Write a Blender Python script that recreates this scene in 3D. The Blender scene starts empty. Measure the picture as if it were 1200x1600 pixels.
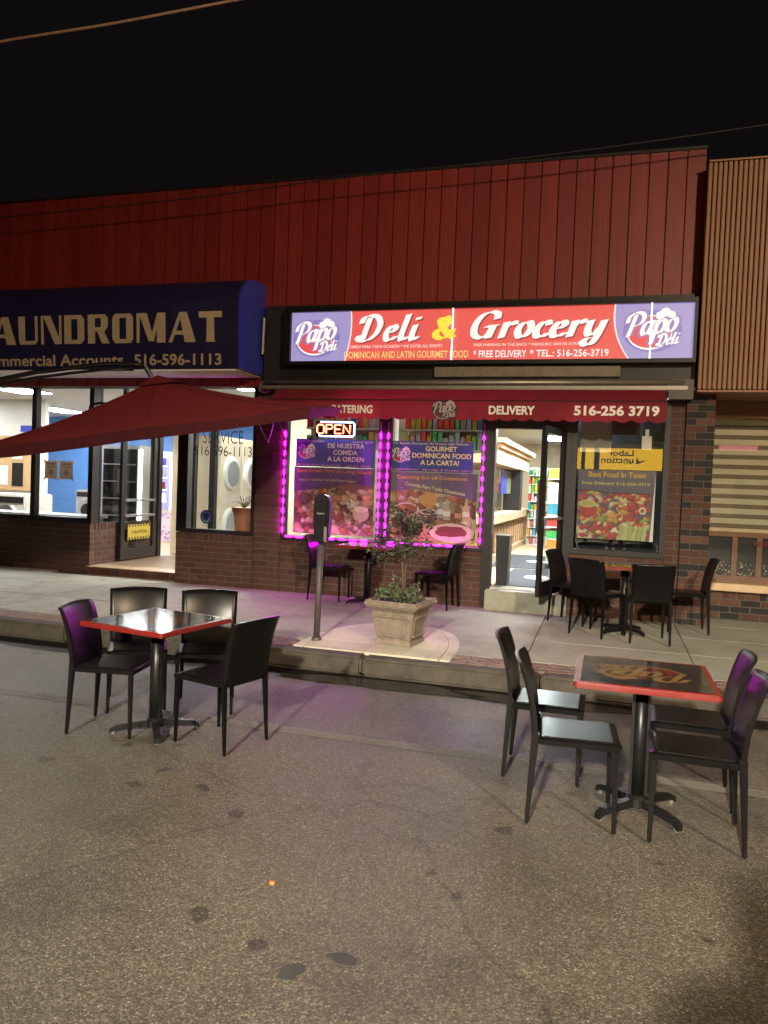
import bpy, bmesh, math, random
from mathutils import Vector, Matrix
random.seed(7)
SC = bpy.context.scene
COL = SC.collection
R_ = math.radians

# ------------------------------------------------------------------ camera, world, lamps, exposure
def axes(yaw, pitch, roll):
    cy, sy, cp, sp = math.cos(yaw), math.sin(yaw), math.cos(pitch), math.sin(pitch)
    fw = Vector((-sy*cp, cy*cp, sp)); r0 = Vector((cy, sy, 0)); u0 = r0.cross(fw)
    cr, sr = math.cos(roll), math.sin(roll)
    return cr*r0 + sr*u0, -sr*r0 + cr*u0, fw
cam_d = bpy.data.cameras.new('camera'); cam = bpy.data.objects.new('camera', cam_d); COL.objects.link(cam)
r, u, fw = axes(0.28167, -0.03463, 0.03892)
m = Matrix.Identity(4)
for i in range(3): m[i][0] = r[i]; m[i][1] = u[i]; m[i][2] = -fw[i]
m.translation = Vector((0, 0, 1.62)); cam.matrix_world = m
cam_d.sensor_fit = 'VERTICAL'; cam_d.sensor_height = 36; cam_d.lens = 27; cam_d.clip_end = 500; cam_d.clip_start = .02
SC.camera = cam
W = bpy.data.worlds.new('World'); SC.world = W; W.use_nodes = True
bg = W.node_tree.nodes['Background']; bg.inputs[0].default_value = (.0042, .0034, .0036, 1); bg.inputs[1].default_value = 1.0
SC.view_settings.view_transform = 'Standard'; SC.view_settings.look = 'None'
SC.view_settings.exposure = 0; SC.view_settings.gamma = 1
SC.render.engine = 'CYCLES'; SC.cycles.use_denoising = True
SC.cycles.max_bounces = 7; SC.cycles.diffuse_bounces = 3; SC.cycles.glossy_bounces = 3
SC.cycles.transparent_max_bounces = 16; SC.cycles.sample_clamp_indirect = 4
SC.cycles.caustics_reflective = False; SC.cycles.caustics_refractive = False
LAMPS = [  # street lamps behind the camera: position, aim, watts, colour
    ((-.9, -10.9, 6.4), (-.6, -4.2, 0), 56000, (1, .89, .69), 71),
    ((5.6, -3.4, 6.6), (.4, 5.4, .6), 7200, (1, .76, .50), 88),
]

# ------------------------------------------------------------------ materials
def nodes(name):
    mt = bpy.data.materials.new(name); mt.use_nodes = True
    nt = mt.node_tree; return mt, nt, nt.nodes['Principled BSDF'], nt.nodes, nt.links
def N(nt, t, **k):
    n = nt.nodes.new(t)
    for a, b in k.items():
        if a.startswith('i_'):
            key = a[2:].replace('_', ' ')
            n.inputs[key].default_value = b
        else: setattr(n, a, b)
    return n
def ramp(nt, fac, stops):
    c = nt.nodes.new('ShaderNodeValToRGB')
    e = c.color_ramp.elements
    while len(e) < len(stops): e.new(.5)
    for el, (p, col) in zip(e, stops):
        el.position = p; el.color = (*col, 1) if len(col) == 3 else col
    nt.links.new(fac, c.inputs[0]); return c
def plain(name, col, rough=.6, metal=0, var=.25, scale=9, bump=.0, bscale=60, spec=.5, trans=0, coat=0, rv=1.0):
    mt, nt, b, nd, lk = nodes(name)
    tc = N(nt, 'ShaderNodeTexCoord')
    nz = N(nt, 'ShaderNodeTexNoise', i_Scale=scale, i_Detail=6.0, i_Roughness=.65)
    lk.new(tc.outputs['Object'], nz.inputs['Vector'])
    lo = tuple(c*(1-var) for c in col); hi = tuple(min(1, c*(1+var)) for c in col)
    rp = ramp(nt, nz.outputs[0], [(.3, lo), (.7, hi)])
    lk.new(rp.outputs[0], b.inputs['Base Color'])
    b.inputs['Roughness'].default_value = rough; b.inputs['Metallic'].default_value = metal
    b.inputs['Specular IOR Level'].default_value = spec
    if coat: b.inputs['Coat Weight'].default_value = coat; b.inputs['Coat Roughness'].default_value = .06
    mr = N(nt, 'ShaderNodeMapRange'); mr.inputs[3].default_value = max(0, rough-.1*rv); mr.inputs[4].default_value = min(1, rough+.12*rv)
    lk.new(nz.outputs[0], mr.inputs[0]); lk.new(mr.outputs[0], b.inputs['Roughness'])
    if bump:
        n2 = N(nt, 'ShaderNodeTexNoise', i_Scale=bscale, i_Detail=4.0); lk.new(tc.outputs['Object'], n2.inputs['Vector'])
        bp = N(nt, 'ShaderNodeBump', i_Strength=bump, i_Distance=.01); lk.new(n2.outputs[0], bp.inputs['Height']); lk.new(bp.outputs[0], b.inputs['Normal'])
    if trans:
        out = nd['Material Output']; mx = N(nt, 'ShaderNodeMixShader'); mx.inputs[0].default_value = trans
        tr = N(nt, 'ShaderNodeBsdfTranslucent'); lk.new(rp.outputs[0], tr.inputs[0])
        lk.new(b.outputs[0], mx.inputs[1]); lk.new(tr.outputs[0], mx.inputs[2]); lk.new(mx.outputs[0], out.inputs[0])
    return mt
def emit(name, col, s):
    mt, nt, b, nd, lk = nodes(name)
    b.inputs['Base Color'].default_value = (*[min(.8, c*.7) for c in col], 1); b.inputs['Roughness'].default_value = .3
    b.inputs['Emission Color'].default_value = (*col, 1); b.inputs['Emission Strength'].default_value = s
    return mt
def glass(name, tint=(.93, .95, .95), rough=.0, ior=1.5):
    mt = bpy.data.materials.new(name); mt.use_nodes = True; nt = mt.node_tree; nt.nodes.clear(); lk = nt.links
    o = N(nt, 'ShaderNodeOutputMaterial'); mx = N(nt, 'ShaderNodeMixShader'); lw = N(nt, 'ShaderNodeLayerWeight', i_Blend=.5)
    t = N(nt, 'ShaderNodeBsdfTransparent'); t.inputs[0].default_value = (*tint, 1)
    g = N(nt, 'ShaderNodeBsdfGlossy'); g.inputs['Roughness'].default_value = rough
    pw = N(nt, 'ShaderNodeMath', operation='POWER'); pw.inputs[1].default_value = 5; lk.new(lw.outputs['Facing'], pw.inputs[0])   # Schlick reflectance
    fr = N(nt, 'ShaderNodeMath', operation='MULTIPLY_ADD'); fr.inputs[1].default_value = .955; fr.inputs[2].default_value = ((ior-1)/(ior+1))**2; lk.new(pw.outputs[0], fr.inputs[0])
    lk.new(fr.outputs[0], mx.inputs[0]); lk.new(t.outputs[0], mx.inputs[1]); lk.new(g.outputs[0], mx.inputs[2]); lk.new(mx.outputs[0], o.inputs[0])
    return mt
def attr_mat(name, rough=.45, emis=0, mottle=.35, coat=0):   # flat print: colours stored with the printed shapes
    mt, nt, b, nd, lk = nodes(name)
    at = N(nt, 'ShaderNodeAttribute', attribute_name='Col')
    tc = N(nt, 'ShaderNodeTexCoord'); nz = N(nt, 'ShaderNodeTexNoise', i_Scale=22.0, i_Detail=5.0, i_Roughness=.7)
    lk.new(tc.outputs['Object'], nz.inputs['Vector'])
    rp = ramp(nt, nz.outputs[0], [(.25, (1-mottle,)*3), (.7, (1, 1, 1))])
    mx = N(nt, 'ShaderNodeMix', data_type='RGBA', blend_type='MULTIPLY'); mx.inputs[0].default_value = 1
    lk.new(at.outputs['Color'], mx.inputs[6]); lk.new(rp.outputs[0], mx.inputs[7])
    lk.new(mx.outputs[2], b.inputs['Base Color']); b.inputs['Roughness'].default_value = rough
    if coat: b.inputs['Coat Weight'].default_value = coat; b.inputs['Coat Roughness'].default_value = .05
    if emis:
        lk.new(mx.outputs[2], b.inputs['Emission Color']); b.inputs['Emission Strength'].default_value = emis
        nt.links.remove(b.inputs['Base Color'].links[0]); b.inputs['Base Color'].default_value = (.06, .06, .06, 1)
    return mt
def asphalt():
    mt, nt, b, nd, lk = nodes('asphalt')
    tc = N(nt, 'ShaderNodeTexCoord')
    v = N(nt, 'ShaderNodeTexVoronoi', i_Scale=150.0); lk.new(tc.outputs['Object'], v.inputs['Vector'])
    v2 = N(nt, 'ShaderNodeTexVoronoi', i_Scale=85.0); lk.new(tc.outputs['Object'], v2.inputs['Vector'])
    stone = ramp(nt, v.outputs['Color'], [(.0, (.040, .036, .030)), (.45, (.064, .057, .045)), (.78, (.110, .098, .077)), (1, (.22, .20, .155))])
    n1 = N(nt, 'ShaderNodeTexNoise', i_Scale=.9, i_Detail=7.0, i_Roughness=.6); lk.new(tc.outputs['Object'], n1.inputs['Vector'])
    big = ramp(nt, n1.outputs[0], [(.28, (.50, .49, .48)), (.47, (.95, .95, .95)), (.72, (1.25, 1.22, 1.15))])
    mx = N(nt, 'ShaderNodeMix', data_type='RGBA', blend_type='MULTIPLY'); mx.inputs[0].default_value = 1
    lk.new(stone.outputs[0], mx.inputs[6]); lk.new(big.outputs[0], mx.inputs[7])
    # trodden gum and oil spots
    wn = N(nt, 'ShaderNodeTexNoise', i_Scale=14.0, i_Detail=3.0); lk.new(tc.outputs['Object'], wn.inputs['Vector'])
    wa = N(nt, 'ShaderNodeMix', data_type='RGBA', blend_type='LINEAR_LIGHT'); wa.inputs[0].default_value = .05
    lk.new(tc.outputs['Object'], wa.inputs[6]); lk.new(wn.outputs['Color'], wa.inputs[7])
    sp = N(nt, 'ShaderNodeTexVoronoi', i_Scale=3.1); lk.new(wa.outputs[2], sp.inputs['Vector'])
    sub = N(nt, 'ShaderNodeMath', operation='MULTIPLY_ADD'); sub.inputs[1].default_value = .19; sub.inputs[2].default_value = -.02
    sx = N(nt, 'ShaderNodeSeparateColor'); lk.new(sp.outputs['Color'], sx.inputs[0]); lk.new(sx.outputs[0], sub.inputs[0])
    lt = N(nt, 'ShaderNodeMath', operation='SUBTRACT'); lk.new(sp.outputs['Distance'], lt.inputs[0]); lk.new(sub.outputs[0], lt.inputs[1])
    spot = ramp(nt, lt.outputs[0], [(.0, (.42, .42, .42)), (.035, (1, 1, 1))])
    m2 = N(nt, 'ShaderNodeMix', data_type='RGBA', blend_type='MULTIPLY'); m2.inputs[0].default_value = .85
    lk.new(mx.outputs[2], m2.inputs[6]); lk.new(spot.outputs[0], m2.inputs[7])
    # fine cracks
    cn = N(nt, 'ShaderNodeTexNoise', i_Scale=2.2, i_Detail=5.0); lk.new(tc.outputs['Object'], cn.inputs['Vector'])
    ca = N(nt, 'ShaderNodeMix', data_type='RGBA', blend_type='LINEAR_LIGHT'); ca.inputs[0].default_value = .22
    lk.new(tc.outputs['Object'], ca.inputs[6]); lk.new(cn.outputs['Color'], ca.inputs[7])
    ce = N(nt, 'ShaderNodeTexVoronoi', feature='DISTANCE_TO_EDGE', i_Scale=.42); lk.new(ca.outputs[2], ce.inputs['Vector'])
    cr = ramp(nt, ce.outputs[0], [(.0, (.35, .35, .35)), (.006, (1, 1, 1))])
    m3 = N(nt, 'ShaderNodeMix', data_type='RGBA', blend_type='MULTIPLY'); m3.inputs[0].default_value = .5
    lk.new(m2.outputs[2], m3.inputs[6]); lk.new(cr.outputs[0], m3.inputs[7])
    lk.new(m3.outputs[2], b.inputs['Base Color'])
    rr = ramp(nt, n1.outputs[0], [(.3, (.48,)*3), (.7, (.72,)*3)]); lk.new(rr.outputs[0], b.inputs['Roughness'])
    ad = N(nt, 'ShaderNodeMath', operation='ADD'); lk.new(v.outputs['Distance'], ad.inputs[0]); lk.new(v2.outputs['Distance'], ad.inputs[1])
    bp = N(nt, 'ShaderNodeBump', i_Strength=.30, i_Distance=.005); bp.invert = True
    lk.new(ad.outputs[0], bp.inputs['Height']); lk.new(bp.outputs[0], b.inputs['Normal'])
    b.inputs['Specular IOR Level'].default_value = .45
    return mt
def concrete(name, col):
    mt, nt, b, nd, lk = nodes(name)
    geo = N(nt, 'ShaderNodeNewGeometry'); P = geo.outputs['Position']
    n1 = N(nt, 'ShaderNodeTexNoise', i_Scale=1.6, i_Detail=9.0, i_Roughness=.68); lk.new(P, n1.inputs['Vector'])
    base = ramp(nt, n1.outputs[0], [(.28, tuple(c*.55 for c in col)), (.5, tuple(c*.92 for c in col)), (.72, tuple(c*1.12 for c in col))])
    n2 = N(nt, 'ShaderNodeTexNoise', i_Scale=90.0, i_Detail=4.0, i_Roughness=.7); lk.new(P, n2.inputs['Vector'])
    gr = ramp(nt, n2.outputs[0], [(.3, (.72, .72, .72)), (.65, (1.08, 1.08, 1.08))])
    m1 = N(nt, 'ShaderNodeMix', data_type='RGBA', blend_type='MULTIPLY'); m1.inputs[0].default_value = 1; lk.new(base.outputs[0], m1.inputs[6]); lk.new(gr.outputs[0], m1.inputs[7])
    sp = N(nt, 'ShaderNodeTexVoronoi', i_Scale=2.6); lk.new(P, sp.inputs['Vector'])      # trodden gum
    sx = N(nt, 'ShaderNodeSeparateColor'); lk.new(sp.outputs['Color'], sx.inputs[0])
    sub = N(nt, 'ShaderNodeMath', operation='MULTIPLY_ADD'); sub.inputs[1].default_value = .12; sub.inputs[2].default_value = -.03; lk.new(sx.outputs[0], sub.inputs[0])
    lt = N(nt, 'ShaderNodeMath', operation='SUBTRACT'); lk.new(sp.outputs['Distance'], lt.inputs[0]); lk.new(sub.outputs[0], lt.inputs[1])
    spot = ramp(nt, lt.outputs[0], [(.0, (.45, .45, .45)), (.03, (1, 1, 1))])
    m2 = N(nt, 'ShaderNodeMix', data_type='RGBA', blend_type='MULTIPLY'); m2.inputs[0].default_value = .8; lk.new(m1.outputs[2], m2.inputs[6]); lk.new(spot.outputs[0], m2.inputs[7])
    lk.new(m2.outputs[2], b.inputs['Base Color']); b.inputs['Roughness'].default_value = .82
    bp = N(nt, 'ShaderNodeBump', i_Strength=.4, i_Distance=.004); lk.new(n2.outputs[0], bp.inputs['Height']); lk.new(bp.outputs[0], b.inputs['Normal'])
    return mt
def worn_paint():
    mt, nt, b, nd, lk = nodes('worn_road_paint')
    b.inputs['Base Color'].default_value = (.17, .16, .14, 1); b.inputs['Roughness'].default_value = .8
    tc = N(nt, 'ShaderNodeTexCoord'); nz = N(nt, 'ShaderNodeTexNoise', i_Scale=38.0, i_Detail=8.0, i_Roughness=.8); lk.new(tc.outputs['Object'], nz.inputs['Vector'])
    n2 = N(nt, 'ShaderNodeTexNoise', i_Scale=1.3, i_Detail=3.0); lk.new(tc.outputs['Object'], n2.inputs['Vector'])
    ad = N(nt, 'ShaderNodeMath', operation='ADD'); lk.new(nz.outputs[0], ad.inputs[0]); lk.new(n2.outputs[0], ad.inputs[1])
    rp = ramp(nt, ad.outputs[0], [(.92/2*2-.0, (0, 0, 0)), (1.0, (.62, .62, .62))])
    rp.color_ramp.elements[0].position = .80
    t = N(nt, 'ShaderNodeBsdfTransparent'); mx = N(nt, 'ShaderNodeMixShader')
    lk.new(rp.outputs[0], mx.inputs[0]); lk.new(t.outputs[0], mx.inputs[1]); lk.new(b.outputs[0], mx.inputs[2]); lk.new(mx.outputs[0], nd['Material Output'].inputs[0])
    return mt
def brick_mat(name, stops, rough=.8, stretch=(1, 1, 1)):
    mt, nt, b, nd, lk = nodes(name)
    oi = N(nt, 'ShaderNodeObjectInfo'); tc = N(nt, 'ShaderNodeTexCoord')
    base = ramp(nt, oi.outputs['Random'], stops); base.color_ramp.interpolation = 'CONSTANT' if len(stops) > 4 else 'LINEAR'
    nz = N(nt, 'ShaderNodeTexNoise', i_Scale=34.0, i_Detail=6.0, i_Roughness=.7)
    ml = N(nt, 'ShaderNodeMath', operation='MULTIPLY'); ml.inputs[1].default_value = 57.0; lk.new(oi.outputs['Random'], ml.inputs[0])
    va = N(nt, 'ShaderNodeVectorMath', operation='ADD'); lk.new(tc.outputs['Object'], va.inputs[0]); lk.new(ml.outputs[0], va.inputs[1])
    vm = N(nt, 'ShaderNodeVectorMath', operation='MULTIPLY'); vm.inputs[1].default_value = stretch; lk.new(va.outputs[0], vm.inputs[0]); lk.new(vm.outputs[0], nz.inputs['Vector'])
    rp = ramp(nt, nz.outputs[0], [(.3, (.6, .6, .6)), (.7, (1.1, 1.1, 1.1))])
    mx = N(nt, 'ShaderNodeMix', data_type='RGBA', blend_type='MULTIPLY'); mx.inputs[0].default_value = 1
    lk.new(base.outputs[0], mx.inputs[6]); lk.new(rp.outputs[0], mx.inputs[7]); lk.new(mx.outputs[2], b.inputs['Base Color'])
    b.inputs['Roughness'].default_value = rough
    bp = N(nt, 'ShaderNodeBump', i_Strength=.5, i_Distance=.004); lk.new(nz.outputs[0], bp.inputs['Height']); lk.new(bp.outputs[0], b.inputs['Normal'])
    return mt
def signbox_mat(name, strength):   # backlit sign face: colours of the print, lit by tubes behind it
    return attr_mat(name, rough=.35, emis=strength, mottle=.10)

M = {}
M['asphalt'] = asphalt(); M['worn'] = worn_paint()
M['concrete'] = concrete('sidewalk_concrete', (.32, .325, .265))
M['pad'] = concrete('pale_concrete', (.60, .55, .46))
M['curb'] = plain('curb_concrete', (.058, .051, .042), .9, var=.45, scale=5, bump=.6, bscale=60)
M['paver'] = brick_mat('paver_brick', [(0, (.17, .10, .075)), (.5, (.21, .14, .11)), (1, (.15, .12, .105))])
M['dirt'] = plain('joint_dirt', (.05, .045, .04), .95, var=.3)
M['mortar'] = plain('mortar', (.105, .093, .083), .95, var=.2, scale=20, bump=.3)
M['brick'] = brick_mat('red_brick', [(0, (.070, .025, .017)), (.4, (.092, .035, .023)), (.75, (.056, .022, .017)), (1, (.105, .048, .033))])
M['brick_mix'] = brick_mat('mixed_brick', [(0, (.090, .034, .020)), (.22, (.014, .012, .011)), (.46, (.108, .044, .026)), (.62, (.080, .031, .019)), (.8, (.019, .015, .013)), (.9, (.12, .056, .036))])
M['fascia'] = brick_mat('red_panel_paint', [(0, (.175, .012, .009)), (.5, (.20, .015, .011)), (1, (.22, .019, .013))], .5, (1.2, 1.2, .05))
M['fascia_gap'] = plain('panel_gap', (.018, .006, .005), .8)
M['tan_rib'] = plain('tan_ribbed_metal', (.27, .125, .058), .55, var=.15, scale=2.5)
M['dark_metal'] = plain('dark_bronze_metal', (.014, .012, .013), .4, 0, var=.2, spec=.35)
M['black_metal'] = plain('black_metal', (.012, .012, .013), .35, .4, var=.2)
M['galv'] = plain('galvanised_metal', (.26, .24, .21), .45, .7, var=.15)
M['steel'] = plain('brushed_steel', (.55, .55, .56), .3, .95, var=.1)
M['plastic'] = plain('black_chair_plastic', (.0045, .0042, .0046), .29, var=.2, scale=6, bump=0, spec=.18, rv=.3)
M['red_edge'] = plain('red_table_edge', (.16, .013, .010), .3, var=.12, coat=.3)
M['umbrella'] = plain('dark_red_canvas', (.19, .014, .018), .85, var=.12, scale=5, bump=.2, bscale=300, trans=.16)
M['umbrella_valance'] = plain('darker_red_canvas', (.085, .009, .015), .85, var=.12, scale=5, bump=.2, bscale=300, trans=.1); M['awn_red'] = plain('red_awning_canvas', (.20, .013, .022), .8, var=.12, scale=4, bump=.15, bscale=200, trans=.32)  # umbrella valance set a darker red than its canopy
M['awn_blue'] = plain('navy_awning_vinyl', (.014, .012, .050), .42, var=.2, scale=3, trans=.04)
M['awn_cap'] = plain('blue_awning_end', (.03, .04, .36), .35, var=.1, scale=3)
M['gold_letter'] = plain('ochre_letter_vinyl', (.42, .33, .22), .6, var=.1)
M['soffit'] = plain('white_soffit', (.75, .74, .70), .5, var=.06)
M['white_letter'] = plain('white_letter', (.78, .74, .70), .6, var=.05)
M['glass'] = glass('window_glass'); M['glass_dark'] = glass('dim_glass', (.45, .46, .45))
M['print'] = attr_mat('printed_vinyl', .5, 0, .35); M['print_flat'] = attr_mat('printed_paper', .7, 0, .08)
M['tabletop'] = attr_mat('laminated_tabletop', .13, 0, .2, coat=.8)
M['sign'] = signbox_mat('backlit_sign_face', 1.05)
M['signseam'] = emit('sign_seam_light', (1, .97, .98), 2.5)
M['led'] = emit('magenta_led', (.92, .0010, .88), 230.0)
M['led_red'] = emit('red_led', (1, .05, .06), 14.0)
M['led_strip'] = plain('led_strip_backing', (.35, .10, .28), .4)
M['neon_red'] = emit('red_neon', (1, .10, .05), 16.0); M['neon_core'] = emit('pale_red_neon', (1, .55, .42), 4.0)
M['neon_blue'] = emit('blue_neon', (.32, .52, 1), 12.0)
M['tube'] = emit('fluorescent_tube', (.95, .98, 1), 14.0); M['panel_light'] = emit('ceiling_light_panel', (1, .98, .95), 78.0)
M['deli_light'] = emit('deli_ceiling_light', (.92, 1, .98), 105.0)
M['vend_light'] = emit('vending_light', (.66, .66, 1), 4.0)
M['vend_screen'] = emit('vending_window', (.23, .23, .62), 1.3)
M['blue_wall'] = plain('blue_wall_paint', (.075, .20, .50), .6, var=.06)
M['white_wall'] = plain('white_wall_paint', (.72, .71, .66), .7, var=.05)
M['tan_wall'] = plain('tan_wall_paint', (.50, .42, .30), .7, var=.08)
M['beige_metal'] = plain('beige_metal', (.17, .14, .10), .6); M['floor_tile'] = plain('tan_floor_tile', (.48, .36, .24), .35, var=.15, scale=3)
M['ceil'] = plain('ceiling_tile', (.68, .68, .66), .85, var=.06, bump=.2)
M['grey'] = plain('grey_laminate', (.26, .26, .27), .5, var=.12)
M['cream'] = plain('cream_enamel', (.76, .66, .48), .35, var=.05)
M['wood'] = plain('warm_wood', (.30, .135, .055), .45, var=.3, scale=12)
M['palewood'] = plain('pale_wood', (.58, .43, .27), .5, var=.15, scale=10)
M['cork'] = plain('cork_board', (.50, .33, .17), .9, var=.2, scale=30)
M['mat'] = plain('dark_floor_mat', (.025, .030, .042), .85, var=.2)
M['bin'] = plain('black_bin_plastic', (.012, .012, .016), .4)
M['terracotta'] = plain('terracotta', (.45, .19, .11), .75, var=.15)
M['planter'] = plain('cast_stone', (.21, .17, .135), .85, var=.25, scale=14, bump=.7, bscale=70)
M['soil'] = plain('soil', (.03, .022, .016), .95, bump=.8, bscale=50)
M['bark'] = plain('bark', (.10, .075, .055), .9, bump=.6, bscale=60)
M['leaf'] = brick_mat('leaf_green', [(0, (.055, .075, .030)), (1, (.095, .115, .05))], .45)
M['leaf2'] = plain('sage_leaf', (.10, .12, .068), .5, var=.4, scale=25)
M['leaf1'] = plain('dark_leaf', (.040, .046, .032), .4, var=.5, scale=25)
M['meter'] = plain('meter_housing', (.012, .012, .015), .4, .5); M['post'] = plain('painted_post', (.075, .066, .064), .55, .2, var=.2)
M['water'] = plain('puddle_water', (.012, .012, .012), .03, var=.1, spec=.6)
M['tar'] = plain('tar_spot', (.032, .031, .032), .7, var=.2)
M['orange'] = plain('orange_cap', (.42, .17, .04), .5)
M['shade'] = plain('cream_shade_fabric', (.74, .68, .52), .8, var=.06, trans=.4); M['shade_dark'] = plain('sheer_shade_band', (.24, .19, .125), .85, var=.1, trans=.25)
M['lath'] = plain('stained_wood', (.20, .085, .04), .5, var=.2, scale=10)
M['rubber'] = plain('cable_rubber', (.010, .010, .010), .6)
M['strap'] = plain('string_light_wire', (.5, .42, .55), .5)
M['jacket'] = plain('dark_jacket_cloth', (.05, .05, .06), .9); M['skin'] = plain('skin', (.45, .28, .2), .6)
M['yellow_sign'] = emit('yellow_sign_face', (1, .56, .03), 10.0); M['pink_sign'] = emit('pink_sign_face', (1, .25, .30), 6.0)
M['stucco'] = plain('stucco', (.2, .18, .15), .9)
M['lampglow'] = emit('street_lamp_lens', (1, .82, .6), 30.0)
M['far_window'] = emit('far_lit_window', (1, .62, .28), .5); M['glow_window'] = emit('lit_window', (1, .66, .34), 16.0)

# ------------------------------------------------------------------ mesh helpers
class MB:
    def __init__(s): s.v = []; s.f = []; s.c = []; s.layer = 0
    def add(s, vs, fs, col=None):
        o = len(s.v); s.v += [tuple(p) for p in vs]
        for f in fs: s.f.append(tuple(o+i for i in f)); s.c.append(col)
        return s
    def box(s, x0, x1, y0, y1, z0, z1, col=None, rz=0, ctr=None):
        vs = [(x, y, z) for z in (z0, z1) for y in (y0, y1) for x in (x0, x1)]
        if rz:
            cx, cy = ctr or ((x0+x1)/2, (y0+y1)/2); c, sn = math.cos(rz), math.sin(rz)
            vs = [(cx+(x-cx)*c-(y-cy)*sn, cy+(x-cx)*sn+(y-cy)*c, z) for x, y, z in vs]
        return s.add(vs, [(0, 2, 3, 1), (4, 5, 7, 6), (0, 1, 5, 4), (2, 6, 7, 3), (0, 4, 6, 2), (1, 3, 7, 5)], col)
    def frustum(s, a, b, z0, z1, col=None):      # a, b = (x0,x1,y0,y1) at z0, z1
        vs = [(x, y, z0) for y in a[2:] for x in a[:2]] + [(x, y, z1) for y in b[2:] for x in b[:2]]
        return s.add(vs, [(0, 2, 3, 1), (4, 5, 7, 6), (0, 1, 5, 4), (2, 6, 7, 3), (0, 4, 6, 2), (1, 3, 7, 5)], col)
    def tube(s, pts, r, n=8, cap=True, col=None):
        P = [Vector(p) for p in pts]; rs = r if isinstance(r, (list, tuple)) else [r]*len(P)
        o = len(s.v); prev = None
        for i, p in enumerate(P):
            t = (P[min(i+1, len(P)-1)] - P[max(i-1, 0)]).normalized()
            if prev is None: a = t.orthogonal().normalized()
            else:
                a = prev - t*prev.dot(t); a = a.normalized() if a.length > 1e-6 else t.orthogonal().normalized()
            prev = a; b = t.cross(a)
            for k in range(n):
                an = 2*math.pi*k/n; s.v.append(tuple(p + (a*math.cos(an)+b*math.sin(an))*rs[i]))
        for i in range(len(P)-1):
            for k in range(n):
                s.f.append((o+i*n+k, o+i*n+(k+1) % n, o+(i+1)*n+(k+1) % n, o+(i+1)*n+k)); s.c.append(col)
        if cap:
            s.f.append(tuple(o+k for k in reversed(range(n)))); s.c.append(col)
            s.f.append(tuple(o+(len(P)-1)*n+k for k in range(n))); s.c.append(col)
        return s
    def prism(s, poly, axis, a, b, col=None):    # polygon extruded along axis from a to b
        n = len(poly)
        def pt(p, t): return {'x': (t, p[0], p[1]), 'y': (p[0], t, p[1]), 'z': (p[0], p[1], t)}[axis]
        vs = [pt(p, a) for p in poly] + [pt(p, b) for p in poly]
        return s.add(vs, [tuple(range(n)), tuple(reversed(range(n, 2*n)))] + [(i, n+i, n+(i+1) % n, (i+1) % n) for i in range(n)], col)
    def flat(s, poly, y, col, step=.00003):       # flat print on a plane facing -Y; each new shape lies a hair in front
        yy = y - s.layer*step; s.layer += 1
        return s.add([(x, yy, z) for x, z in poly], [tuple(range(len(poly)))], col)
    def ell(s, cx, cz, rx, rz, y, col, n=20, rot=0, step=.00003, wob=0):
        P = []
        for k in range(n):
            a = 2*math.pi*k/n; w = 1+random.uniform(-wob, wob); ex, ez = rx*w*math.cos(a), rz*w*math.sin(a)
            P.append((cx+ex*math.cos(rot)-ez*math.sin(rot), cz+ex*math.sin(rot)+ez*math.cos(rot)))
        return s.flat(P, y, col, step)
    def build(s, name, mat, parent=None, local=False, smooth=False, bevel=0, kind=None, recalc=True):
        me = bpy.data.meshes.new(name)
        off = Vector((0, 0, 0)) if (local or parent is None) else worigin(parent)
        me.from_pydata([(p[0]-off.x, p[1]-off.y, p[2]-off.z) for p in s.v], [], s.f)
        if any(c is not None for c in s.c):
            at = me.color_attributes.new('Col', 'FLOAT_COLOR', 'CORNER'); k = 0
            for f, c in zip(me.polygons, s.c):
                for _ in range(f.loop_total): at.data[k].color = (*(c or (1, 1, 1)), 1); k += 1
        elif recalc or bevel:
            bm = bmesh.new(); bm.from_mesh(me); bmesh.ops.recalc_face_normals(bm, faces=bm.faces)
            if bevel: bmesh.ops.bevel(bm, geom=[e for e in bm.edges if e.calc_face_angle(0) > .5], offset=bevel, segments=2, affect='EDGES', clamp_overlap=True)
            bm.to_mesh(me); bm.free()
        if smooth:
            for p in me.polygons: p.use_smooth = True
        return link(name, me, mat, parent, kind)
def worigin(o):
    v = Vector((0, 0, 0))
    while o: v += o.location; o = o.parent
    return v
def link(name, me, mat, parent=None, kind=None):
    mt = M[mat] if isinstance(mat, str) else mat
    if mt and not me.materials: me.materials.append(mt)
    o = bpy.data.objects.new(name, me); COL.objects.link(o); o.parent = parent
    if kind: o['kind'] = kind
    return o
def tag(o, label, cat, group=None):
    o['label'] = label; o['category'] = cat
    if group: o['group'] = group
    return o
def thing(name, label, cat, loc, group=None, rz=0):
    o = bpy.data.objects.new(name, None); COL.objects.link(o); o.location = loc; o.rotation_euler[2] = rz; o.empty_display_size = .1
    return tag(o, label, cat, group)
def copy_tree(o, loc, rz, label, parent=None):
    c = o.copy(); COL.objects.link(c); c.parent = parent
    if parent is None: c.location = loc; c.rotation_euler[2] = rz; c['label'] = label
    for ch in list(o.children): copy_tree(ch, None, None, None, c)
    return c

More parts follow.
